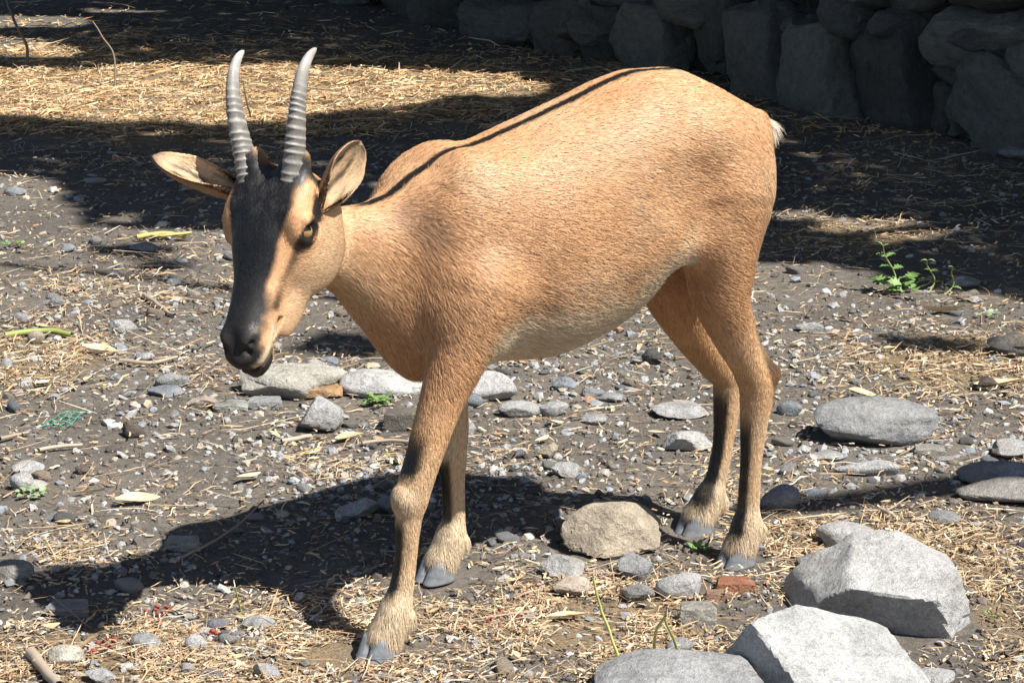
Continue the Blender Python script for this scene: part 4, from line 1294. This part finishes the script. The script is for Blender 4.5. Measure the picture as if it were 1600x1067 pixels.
# eyes
m_eye, nt, b = new_mat('goat_eye')
tc = node(nt, 'ShaderNodeTexCoord')
sx = node(nt, 'ShaderNodeSeparateXYZ', {0: tc.outputs['Object']})
def mth(op, a, b_=None):
    n_ = node(nt, 'ShaderNodeMath', operation=op)
    for i_, v_ in enumerate((a, b_)):
        if v_ is None: continue
        if isinstance(v_, bpy.types.NodeSocket): nt.links.new(v_, n_.inputs[i_])
        else: n_.inputs[i_].default_value = v_
    return n_.outputs[0]
ex = mth('MULTIPLY', sx.outputs[0], 1 / .0085); ey = mth('MULTIPLY', mth('SUBTRACT', sx.outputs[1], .002), 1 / .0042)
pup = mth('LESS_THAN', mth('ADD', mth('POWER', mth('ABSOLUTE', ex), 4.0), mth('POWER', mth('ABSOLUTE', ey), 4.0)), 1.0)
rad = mth('SQRT', mth('ADD', mth('MULTIPLY', sx.outputs[0], sx.outputs[0]), mth('MULTIPLY', sx.outputs[1], sx.outputs[1])))
iris = ramp(nt, mth('MULTIPLY', rad, 1 / .015), [(0, (.26, .14, .04)), (.70, (.38, .23, .08)), (.78, (.03, .022, .015)), (1, (.02, .016, .012))])
nt.links.new(mix_rgb(nt, pup, iris, (.006, .006, .007)), b.inputs['Base Color'])
b.inputs['Roughness'].default_value = .06
b.inputs['Coat Weight'].default_value = 1.0
def sphere(nu, nv):
    vs = [(math.sin(math.pi * i / nv) * math.cos(2 * math.pi * j / nu), math.sin(math.pi * i / nv) * math.sin(2 * math.pi * j / nu), math.cos(math.pi * i / nv)) for i in range(nv + 1) for j in range(nu)]
    q = [(i * nu + j, (i + 1) * nu + j, (i + 1) * nu + (j + 1) % nu, i * nu + (j + 1) % nu) for i in range(nv) for j in range(nu)]
    return np.array(vs), np.array(q)
ev, eq = sphere(32, 20)
for s in (1, -1):
    me = mesh_from('eye', ev * .0130, eq)
    me.transform(Matrix.Diagonal((1.0, .80, 1.0, 1.0)))
    o = link('eye', me, m_eye, goat)
    wdir = (HEAD_W * s * .80 + HEAD_V * .55 - HEAD_U * .05); wdir /= np.linalg.norm(wdir)
    xd = np.cross(np.array([0, 0, 1.0]), wdir); xd /= np.linalg.norm(xd)
    yd = np.cross(wdir, xd)
    c = head_pt(EYE_U, EYE_V, EYE_W * s)
    o.matrix_local = Matrix(((xd[0], yd[0], wdir[0], c[0]), (xd[1], yd[1], wdir[1], c[1]), (xd[2], yd[2], wdir[2], c[2]), (0, 0, 0, 1)))

# hooves, each of two claws
m_hoof, nt, b = new_mat('hoof_horn')
tc = node(nt, 'ShaderNodeTexCoord')
mp = node(nt, 'ShaderNodeMapping', {'Vector': tc.outputs['Object'], 'Scale': (1, 1, 1.6)})
nz = node(nt, 'ShaderNodeTexNoise', {'Vector': mp.outputs[0], 'Scale': 70.0, 'Detail': 4.0})
nt.links.new(ramp(nt, nz.outputs[0], [(.3, (.12, .13, .145)), (.55, (.19, .20, .215)), (.8, (.27, .265, .255))]), b.inputs['Base Color'])
b.inputs['Roughness'].default_value = .55
hf = Field((-.045, -.034, -.004), (.05, .034, .048), .0016)
for s in (1, -1):
    def claw(P, s=s):
        t = np.clip(P[..., 2] / .042, 0, 1)
        cx = .009 - .015 * t; ln = .032 - .010 * t; cy = s * (.0145 - .001 * t - .10 * np.maximum(P[..., 0], 0)); wd = .0150 - .0015 * t
        a_ = np.abs(P[..., 0] - cx) / ln; b_ = np.abs(P[..., 1] - cy) / wd
        rho = (a_ ** 2.2 + b_ ** 2.4) ** (1 / 2.3) + 1e-6
        r = np.sqrt((P[..., 0] - cx) ** 2 + (P[..., 1] - cy) ** 2)
        d = np.maximum(r * (1 - 1 / rho), -.01)
        return smax(smax(d, P[..., 2] - .040, .006), -P[..., 2], .004)
    hf.add([(-.045, -.034, -.004), (.05, .034, .048)], 0, claw, .0008)
HV, HQ = hf.mesh()
hoof_me = mesh_from('hoof', relax(HV, HQ, 2), HQ)
for (x, y, rot) in ((.645, .107, 18), (.430, -.107, 10), (.018, .074, 8), (-.014, -.074, 2)):
    o = link('hoof', hoof_me, m_hoof, goat)
    o.location = (x, y, 0.0)
    o.rotation_euler = (0, 0, math.radians(rot))
    o.scale = (.86, .88, .86)
# the coat: short hairs rooted in the skin and combed along it
def fur_curves(count):
    tri = np.concatenate([Q[:, [0, 1, 2]], Q[:, [0, 2, 3]]])
    A_, B_, C_ = V[tri[:, 0]], V[tri[:, 1]], V[tri[:, 2]]
    area = .5 * np.linalg.norm(np.cross(B_ - A_, C_ - A_), axis=1)
    cen = (A_ + B_ + C_) / 3
    hdw = B_HEAD[tri].mean(1); lgw = B_LEG[tri].mean(1); er = ear_id[tri[:, 0]] > 0
    nose = ((cen - HEAD_O) @ HEAD_R.T / HK)
    bare = (nose[:, 0] > .200) & (np.abs(nose[:, 2]) < .05) & (hdw > .5) & (nose[:, 1] > -.040)
    eyes = [head_pt(EYE_U, EYE_V, EYE_W * s) for s in (1, -1)]
    for e in eyes:
        bare |= np.linalg.norm(cen - e, axis=1) < .0170
    lip = nose[:, 1] + .0415 - .10 * np.maximum(.20 - nose[:, 0], 0)
    bare |= (np.abs(lip) < .0045) & (nose[:, 0] > .155) & (hdw > .5)
    dens = 1 + 2.2 * hdw + 1.3 * lgw + 1.2 * er
    dens[bare] = 0
    dens[cen[:, 2] < .022] = 0
    wgt = area * dens
    pick = rng.choice(len(tri), count, p=wgt / wgt.sum())
    r1 = np.sqrt(rng.random(count)); r2 = rng.random(count)
    bc = np.stack([1 - r1, r1 * (1 - r2), r1 * r2], 1)
    T = tri[pick]
    def ip(X):
        return (X[T] * (bc[..., None] if X.ndim > 1 else bc)).sum(1)
    P = ip(V); N = ip(BN); N /= np.linalg.norm(N, axis=1)[:, None] + 1e-9
    col = ip(BC); hd = ip(B_HEAD); lg = ip(B_LEG); bl = ip(B_BELLY)
    eid = ear_id[T[:, 0]]; et = ip(ear_t); ein = ip(ear_inner)
    x, y, z = P.T
    q = (P - HEAD_O) @ HEAD_R.T / HK
    # combing direction
    D = np.zeros_like(P); D[:] = (-1.0, 0, -.28)
    def blend(vec, k):
        nonlocal D
        k = np.clip(k, 0, 1)[:, None]
        D = D * (1 - k) + np.asarray(vec, float) * k
    blend((-.75, 0, -.75), sstep(.42, .54, x) * sstep(.62, .52, z))
    blend((-.35, 0, -1.0), sstep(.10, -.03, x) * sstep(.72, .62, z))
    blend((-.65, 0, -.9), sstep(.42, .37, z) * .5)
    blend((0, 0, -1), lg)
    blend((-.45, 0, -1.0), sstep(-.058, -.066, x) * (z > .58))
    blend(-HEAD_U * .4 - HEAD_V * .9, hd)
    blend(-HEAD_U, hd * sstep(-.02, .0, q[:, 1]))
    for k_, ax in ((1, (.56, .25, .76)), (2, (-.93, .05, .46))):
        D[eid == k_] = w2g(ax)
    cn = np.stack([fbm(P * 75, s_, 2) - .5 for s_ in (31, 32, 33)], 1)
    D = D / np.linalg.norm(D, axis=1)[:, None] + .42 * cn * (1 - .5 * np.maximum(hd, lg))[:, None] + rng.normal(0, .16, P.shape)
    D -= N * (D * N).sum(1)[:, None]
    D /= np.linalg.norm(D, axis=1)[:, None] + 1e-9
    ln = .0130 * np.ones(count)
    ln = ln * (1 + .25 * bl)
    ln = ln * (1 - lg) + lg * (.0085 + .009 * sstep(.085, .045, z))
    ln = ln * (1 - hd) + hd * .0060
    ln = ln * (1 - .55 * hd * sstep(.13, .18, q[:, 0]))
    ln[(hd > .5) & (q[:, 0] < .03) & (q[:, 1] > .0)] = .0115
    ln[eid > 0] = .0024
    tuft = (eid > 0) & (ein > .5) & (np.abs(ip(ear_a)) < .6) & (et < .75)
    ln[tuft] *= rng.choice([1, 4.5], tuft.sum(), p=[.6, .4])
    tl = sstep(-.058, -.066, x) * (z > .58)
    ln = ln * (1 - tl) + tl * .027
    ln *= rng.uniform(.6, 1.25, count)
    # keep hoof fringes above the ground
    lift = rng.uniform(.06, .34, count) * (1 - .3 * hd) + .25 * sstep(.06, .025, z)
    pts = np.zeros((count, 4, 3))
    for k_, (t_, bend) in enumerate(((0, 0), (.33, .0), (.68, .02), (1.0, .06))):
        pts[:, k_] = P + ln[:, None] * t_ * (D * np.cos(lift)[:, None] + N * np.sin(lift)[:, None] * (1 - .55 * t_)) - np.array([0, 0, 1.0]) * (ln * bend * t_)[:, None]
    pts[:, 0] -= N * .0012
    pts[:, :, 2] = np.maximum(pts[:, :, 2], .006)
    # colour of each hair: broken up along the lie of the coat
    st = fbm(P * np.array([38.0, 90.0, 120.0]), 51, 3)
    sp = rng.random(count)
    mul = .88 + .22 * st + rng.normal(0, .16, count)
    dark = (sp > .93) & (hd < .5)
    mul[dark] *= .45
    face = (hd > .5) & (col.max(1) < .06)
    mul[face] *= rng.lognormal(0, .45, face.sum())
    light = sp < .07
    mul[light] *= 1.35
    hc = np.clip(col * mul[:, None], .005, .95)
    cu = bpy.data.hair_curves.new('fur')
    cu.add_curves([4] * count)
    cu.points.foreach_set('position', pts.astype(np.float32).ravel())
    rr = np.tile(np.array([1, .9, .6, .12]), (count, 1)) * (.00027 * (1 - .2 * hd) * rng.uniform(.75, 1.25, count))[:, None]
    ra = cu.attributes.get('radius') or cu.attributes.new('radius', 'FLOAT', 'POINT')
    ra.data.foreach_set('value', rr.astype(np.float32).ravel())
    ca = cu.attributes.new('hcol', 'FLOAT_COLOR', 'CURVE')
    c4 = np.ones((count, 4), np.float32); c4[:, :3] = hc
    ca.data.foreach_set('color', c4.ravel())
    na = cu.attributes.new('hnor', 'FLOAT_VECTOR', 'CURVE')
    na.data.foreach_set('vector', N.astype(np.float32).ravel())
    return cu

m_fur, nt, b = new_mat('goat_hair')
a = node(nt, 'ShaderNodeAttribute', attribute_name='hcol')
hn = node(nt, 'ShaderNodeAttribute', attribute_name='hnor')
vt = node(nt, 'ShaderNodeVectorTransform', {0: hn.outputs['Vector']}, vector_type='NORMAL', convert_from='OBJECT', convert_to='WORLD')
geo = node(nt, 'ShaderNodeNewGeometry')
mixv = node(nt, 'ShaderNodeMix', data_type='VECTOR')
mixv.inputs[0].default_value = .25
nt.links.new(vt.outputs[0], mixv.inputs[4]); nt.links.new(geo.outputs['Normal'], mixv.inputs[5])
nrm = node(nt, 'ShaderNodeVectorMath', {0: mixv.outputs[1]}, operation='NORMALIZE')
nt.links.new(a.outputs['Color'], b.inputs['Base Color'])
nt.links.new(nrm.outputs[0], b.inputs['Normal'])
lum = node(nt, 'ShaderNodeRGBToBW', {0: a.outputs['Color']})
nt.links.new(ramp(nt, lum.outputs[0], [(.02, .36), (.10, .48)]), b.inputs['Roughness'])
nt.links.new(ramp(nt, lum.outputs[0], [(.02, .55), (.10, .35)]), b.inputs['Specular IOR Level'])
fur = link('fur', fur_curves(520000), m_fur, goat)
# ------------------------------------------------------------------ weeds, leaves, twigs and scraps
def leaf_material(name, c0, c1, trans=.25):
    m, nt, b = new_mat(name)
    tc = node(nt, 'ShaderNodeTexCoord')
    oi = node(nt, 'ShaderNodeObjectInfo')
    n_ = node(nt, 'ShaderNodeTexNoise', {'Vector': tc.outputs['Object'], 'Scale': 6.0, 'Detail': 4.0})
    f_ = node(nt, 'ShaderNodeMath', {0: n_.outputs[0], 1: oi.outputs['Random']}, operation='ADD')
    nt.links.new(ramp(nt, f_.outputs[0], [(.4, c0), (1.3, c1)]), b.inputs['Base Color'])
    b.inputs['Roughness'].default_value = .55
    return m
m_green = leaf_material('weed_green', (.085, .17, .045), (.17, .27, .085))
m_sage = leaf_material('weed_sage', (.14, .22, .10), (.26, .34, .18))
m_dryleaf = leaf_material('dry_leaf', (.26, .14, .065), (.62, .47, .28))
m_twig = leaf_material('dry_twig', (.17, .13, .095), (.36, .30, .23))
m_stalk = leaf_material('green_stalk', (.22, .27, .07), (.38, .38, .13))
m_red = leaf_material('dried_red', (.10, .015, .012), (.24, .045, .035))
m_dead = leaf_material('dead_stem', (.07, .05, .035), (.16, .12, .085))
m_net = leaf_material('green_plastic', (.05, .22, .15), (.09, .32, .23))

def lobed_leaf():
    """leaf along +x, length 1, slightly folded and drooping"""
    ts = np.linspace(0, 1, 15)
    w = .30 * np.sin(np.pi * np.clip(ts, 0, 1) ** .8) * (1 + .38 * np.sin(ts * 26)) + .015
    vs = []
    for t, k in zip(ts, w):
        z = .12 * math.sin(t * 2.6) - .16 * t * t
        vs += [(t, -k, z + .20 * k), (t, 0, z), (t, k, z + .20 * k)]
    q = [(i * 3 + j, i * 3 + 3 + j, i * 3 + 4 + j, i * 3 + 1 + j) for i in range(len(ts) - 1) for j in (0, 1)]
    return np.array(vs), np.array(q)
LEAF_ME = {m.name: mesh_from('leaf', *lobed_leaf()) for m in (m_green, m_sage)}
for m in (m_green, m_sage):
    LEAF_ME[m.name].materials.append(m)
rs = np.random.default_rng(9)
def weed(px, py, spread_px, n, mat, label, stems=(), lift=.35):
    g = ground_at(px, py); mpp = metres_per_pixel(g)
    g[2] = ground_z(g[:1], g[1:2])[0]
    root = link('weed', None, label=label, category='weed')
    root.location = g
    R_ = spread_px * .5 * mpp
    for k in range(n):
        o = link('leaf', LEAF_ME[mat.name], None, root)
        a_ = rs.uniform(0, 6.28); d_ = R_ * rs.uniform(0, .55)
        o.location = (d_ * math.cos(a_), d_ * math.sin(a_), .004 + rs.uniform(0, R_ * .22))
        s_ = R_ * rs.uniform(.28, .55)
        o.scale = (s_, s_, s_)
        o.rotation_euler = (rs.normal(0, .3), -lift * rs.uniform(.2, 1.5), a_ + rs.normal(0, .5))
    for (dx, dy, hh, lean, nl) in stems:
        h_ = hh * mpp
        base = np.array([dx * mpp, dy, 0.0])
        top = base + np.array([lean * h_, 0, h_])
        pts = [base + (top - base) * t + np.array([.012 * math.sin(5 * t), .01 * math.sin(4 * t), 0]) for t in np.linspace(0, 1, 9)]
        link('stem', mesh_from('stem', *tube(pts, np.linspace(.0022, .0013, 9), 6)), m_stalk, root)
        for j in range(nl):
            t = .35 + .65 * (j / max(nl - 1, 1))
            p = pts[min(int(t * 8), 8)]
            for a_ in (rs.uniform(-.5, .5), math.pi + rs.uniform(-.5, .5)):
                o = link('leaf', LEAF_ME[mat.name], None, root)
                o.location = p
                s_ = h_ * rs.uniform(.25, .45) * (1.15 - .5 * t)
                o.scale = (s_, s_ * .8, s_)
                o.rotation_euler = (rs.normal(0, .25), rs.uniform(-.5, .15), a_)
    return root
weed(592, 632, 74, 26, m_green, 'low green weed between the whitish slab and the dark brick shaped stone')
weed(1090, 866, 56, 18, m_green, 'small green weed at the tip of the near hind hoof', lift=.6)
weed(1412, 458, 120, 16, m_green, 'tall green weed with upright leafy stems at the shade edge', stems=((-18, .0, 78, -.12, 4), (42, .02, 52, .05, 3), (62, -.01, 45, .45, 3)))
weed(48, 778, 66, 16, m_sage, 'greyish green weed below the cluster of three pale stones', lift=.2)
weed(660, 934, 22, 7, m_sage, 'tiny green seedling beside the far front hoof', lift=.6)
weed(1552, 968, 44, 10, m_green, 'small green weed right of the big angular boulder', lift=.6)
weed(1205, 352, 52, 8, m_green, 'faint green weed in the shade behind the rump', stems=((-12, 0, 30, -.1, 2),))
weed(20, 392, 50, 9, m_green, 'bright green weed at the picture edge behind the leaf stalk', lift=.3)
weed(1540, 496, 48, 9, m_sage, 'pale green weed beside the black rough rock', lift=.5)
weed(705, 125, 22, 6, m_green, 'small green seedling at the far rim of the sunlit straw', lift=.7)

def line_thing(name, mat, pts, r0, r1, label, cat, m=7):
    """pts: list of (px, py, height above ground)"""
    P3 = []
    for px, py, h in pts:
        # the picture point seen at that height
        p = ground_at(px, py, h)
        P3.append(p)
    P3 = np.array(P3)
    t = np.linspace(0, len(P3) - 1, (len(P3) - 1) * 5 + 1)
    fine = np.stack([pchip(np.arange(len(P3)), P3[:, c], t) for c in range(3)], 1)
    fine[:, 2] += ground_z(fine[:, 0], fine[:, 1]) + .002
    fine += (fbm(fine * 40, 6, 2) - .5)[:, None] * np.array([.004, .004, .003])
    return link(name, mesh_from(name, *tube(fine, np.linspace(r0, r1, len(fine)), m)), mat, label=label, category=cat)
line_thing('twig', m_twig, [(285, 874, .004), (330, 850, .012), (375, 820, .02), (412, 786, .028)], .0026, .0014, 'thin bent twig poking out of the goat shadow', 'twig')
line_thing('stick', m_twig, [(48, 1020, .012), (66, 1042, .012), (92, 1075, .012)], .0085, .0065, 'thick grey stick at the lower edge beside the large tan leaf', 'stick')
line_thing('stick', m_twig, [(55, 704, .005), (92, 698, .006), (128, 695, .005)], .0042, .0030, 'pale straight stick on bare soil above the three pale stones', 'stick')
line_thing('stick', m_twig, [(440, 688, .006), (465, 684, .006), (486, 680, .006)], .0050, .0040, 'short pale stick in front of the light angular rock', 'stick')
line_thing('stick', m_twig, [(565, 695, .004), (600, 690, .006), (640, 692, .006)], .0040, .0030, 'brown stick behind the near foreleg', 'stick')
line_thing('stick', m_twig, [(0, 686, .006), (24, 680, .006), (46, 676, .006)], .0040, .0025, 'grey stick at the picture edge below the green netting', 'stick')
line_thing('stick', m_twig, [(188, 566, .006), (232, 570, .008), (276, 562, .006)], .0050, .0030, 'dark split stick left of the muzzle', 'stick')
line_thing('twig', m_twig, [(225, 462, .006), (245, 476, .008), (262, 488, .006), (272, 494, .006)], .0055, .0035, 'short reddish brown twig piece left of the goat face', 'twig')
line_thing('twig', m_twig, [(1375, 800, .006), (1390, 806, .014), (1398, 812, .006)], .0040, .0030, 'dark twig in the branch shadow', 'twig')
line_thing('stalk', m_stalk, [(972, 1047, .0), (955, 1000, .035), (938, 950, .075), (927, 908, .115)], .0022, .0016, 'thin green stalk with a budding tip left of the slanting slab', 'stalk')
line_thing('stalk', m_stalk, [(1021, 1030, .0), (1024, 990, .05), (1040, 962, .085)], .0024, .0018, 'dry bent stalk rising behind the smooth grey boulder', 'stalk')
line_thing('stalk', m_stalk, [(1064, 1026, .0), (1052, 995, .04), (1040, 964, .08)], .0022, .0016, 'greenish stalk leaning against the dry bent one', 'stalk')
line_thing('stalk', m_stalk, [(8, 527, .006), (48, 520, .010), (80, 518, .010), (112, 524, .006)], .0070, .0055, 'fleshy green leaf stalk lying by the tan pebble', 'stalk')
m_yellow = leaf_material('yellow_stalk', (.36, .29, .08), (.50, .41, .13))
line_thing('stalk', m_yellow, [(214, 374, .01), (250, 368, .015), (292, 372, .01)], .0065, .0045, 'yellow withered stalk at the edge of the dark shade', 'stalk')
line_thing('stalk', m_yellow, [(222, 368, .01), (256, 372, .015), (300, 366, .02)], .0050, .0035, 'second yellow stalk crossing the withered one', 'stalk')
line_thing('dead_plant', m_dead, [(42, 106, .0), (43, 78, .06), (26, 40, .14), (6, -12, .24)], .0060, .0045, 'dead brown plant stem standing at the top left edge', 'plant')
line_thing('dead_plant', m_dead, [(180, 140, .0), (178, 88, .09), (160, 58, .15), (145, 34, .20)], .0035, .0025, 'thin dead stem standing in the far sunlit straw', 'plant')
line_thing('dead_plant', m_dead, [(394, 190, .0), (386, 165, .05), (380, 128, .12)], .0032, .0020, 'thin dark stem rising between the two horns', 'plant')
line_thing('dead_plant', m_stalk, [(378, 962, .0), (374, 945, .02), (368, 920, .05)], .0016, .0010, 'small dry grass ear standing at the rim of the goat shadow', 'plant')

def curled_leaf(seed):
    r2 = np.random.default_rng(seed)
    ts = np.linspace(0, 1, 12); tw = r2.normal(0, .5); cb = r2.uniform(.1, .35)
    vs = []
    for t in ts:
        w = .15 * math.sin(math.pi * min(max(t, .02), .985)) ** .75
        a_ = tw * (t - .5)
        for s_, lift in ((-1, .45), (-.5, .1), (0, 0), (.5, .1), (1, .45)):
            y_, z_ = w * s_, w * lift
            vs.append((t - .5, y_ * math.cos(a_) - z_ * math.sin(a_) + .06 * math.sin(4 * t + tw), y_ * math.sin(a_) + z_ * math.cos(a_) + cb * (t - .5) ** 2 * 1.2))
    vs = np.array(vs)
    q = np.array([(i * 5 + j, i * 5 + 5 + j, i * 5 + 6 + j, i * 5 + 1 + j) for i in range(11) for j in range(4)])
    # give the blade a little thickness
    n_ = len(vs)
    v2 = vs - np.array([0, 0, .008])
    return np.concatenate([vs, v2]), np.concatenate([q, q[:, ::-1] + n_])
DL = [mesh_from('dry_leaf', *curled_leaf(60 + k)) for k in range(9)]
for me in DL:
    me.materials.append(m_dryleaf)
def dry_leaf(px, py, length_px, ang_deg, label, k=None, group=None, wide=1.0):
    g = ground_at(px, py); mpp = metres_per_pixel(g)
    o = link('dry_leaf', DL[int(rs.integers(9)) if k is None else k], None, label=label, category='leaf', group=group)
    s_ = length_px * mpp
    o.location = (g[0], g[1], ground_z(g[:1], g[1:2])[0] + .008 + .02 * s_)
    o.scale = (s_, s_ * wide, s_)
    o.rotation_euler = (rs.normal(0, .25), rs.normal(0, .12), math.radians(ang_deg))
for row in ((215, 790, 70, 20, 'pale folded dry leaf on bare soil above the goat shadow'), (118, 1030, 105, 65, 'large tan curled leaf at the lower edge beside the stick'), (388, 752, 48, 50, 'orange tan narrow leaf left of the near foreleg'),
            (140, 775, 46, 10, 'brown curled leaf above the goat shadow beside bare soil'), (886, 972, 62, 5, 'pale straw coloured leaf in front of the pinkish stone'), (158, 556, 60, -10, 'bone pale dry leaf left of the muzzle'),
            (935, 655, 30, 30, 'small brown leaf next to the pale oval pebble'), (1028, 682, 34, -30, 'amber curled leaf left of the white topped stone'), (866, 668, 32, 35, 'reddish dry leaf between the legs'),
            (96, 828, 40, 60, 'orange brown leaf at the rim of the goat shadow'), (1345, 622, 50, 25, 'tan leaf behind the flat topped boulder'), (1560, 606, 80, 5, 'reddish long leaf in front of the dark earth clod'),
            (1476, 490, 70, 10, 'long pale leaf in front of the tall weed'), (1240, 780, 44, -20, 'brown leaf at the edge of the branch shadow'), (340, 640, 40, 20, 'cream leaf among the row of stones below the muzzle'),
            (545, 690, 50, 30, 'tan leaf strip behind the near knee')):
    dry_leaf(*row, wide=1.0)
xq = rs.uniform(-20, 1620, 400); yq = rs.uniform(440, 1060, 400)
gq_ = np.array([ground_at(a_, b_) for a_, b_ in zip(xq, yq)])
dn = blob_sum(STRAW_BLOBS, gq_[:, 0], gq_[:, 1])
sel = np.where((rs.random(400) < .25 + .6 * dn) & free_of(gq_[:, 0], gq_[:, 1], .01))[0][:70]
for k in sel:
    dry_leaf(xq[k], yq[k], rs.uniform(16, 36), rs.uniform(0, 360), where_label('small dry leaf', gq_[k]), group='small dry leaves among the straw', wide=rs.uniform(.7, 1.3))

# scrap of green netting
net_o = ground_at(94, 662); mpp = metres_per_pixel(net_o)
parts = []
for k in range(4):
    parts.append(tube(np.array([(-30 + 8 * k + 4 * math.sin(i + k), -55 + 36 * k * 1.0 + 6 * math.sin(i * .9 + k), 0) for i in range(6)]) * mpp * np.array([1, 1, 1]) + np.array([[i * 11 * mpp, 0, .006 + .004 * math.sin(2 * i + k)] for i in range(6)]), np.full(6, .0014), 6))
for k in range(4):
    parts.append(tube(np.array([(-26 + 17 * k + i * 5, -60 + i * 28, 0) for i in range(5)]) * mpp + np.array([[0, 0, .007 + .004 * math.sin(1.7 * i + k)] for i in range(5)]), np.full(5, .0014), 6))
net = link('netting_scrap', mesh_from('netting_scrap', *join(parts)), m_net, label='torn scrap of turquoise green plastic netting on the soil', category='netting')
net.scale = (.72, .72, .8)
net.location = (net_o[0], net_o[1], ground_z(net_o[:1], net_o[1:2])[0])

# dried red seed clusters
sv, sf = ICO[1]
for (px, py, n, lab) in ((786, 972, 16, 'dried dark red seed cluster between the front hooves and the slab'), (160, 1014, 12, 'dried red seed cluster beside the large tan leaf'), (250, 964, 11, 'dried red seed cluster at the rim of the goat shadow'),
                         (1582, 574, 14, 'pinkish red faded flower head at the picture edge'), (655, 706, 8, 'small red scrap lying behind the near knee'), (325, 992, 6, 'few dried red seeds beside the upright pebble')):
    g = ground_at(px, py)
    parts = [(sv * np.array([.0042, .0028, .0028]) * rs.uniform(.5, 1.4) + np.array([rs.normal(0, .011), rs.normal(0, .016), .004 + abs(rs.normal(0, .003))]), sf) for _ in range(n)]
    o = link('seed_cluster', mesh_from('seed_cluster', *join(parts)), m_red, label=lab, category='seeds')
    o.location = (g[0], g[1], ground_z(g[:1], g[1:2])[0])
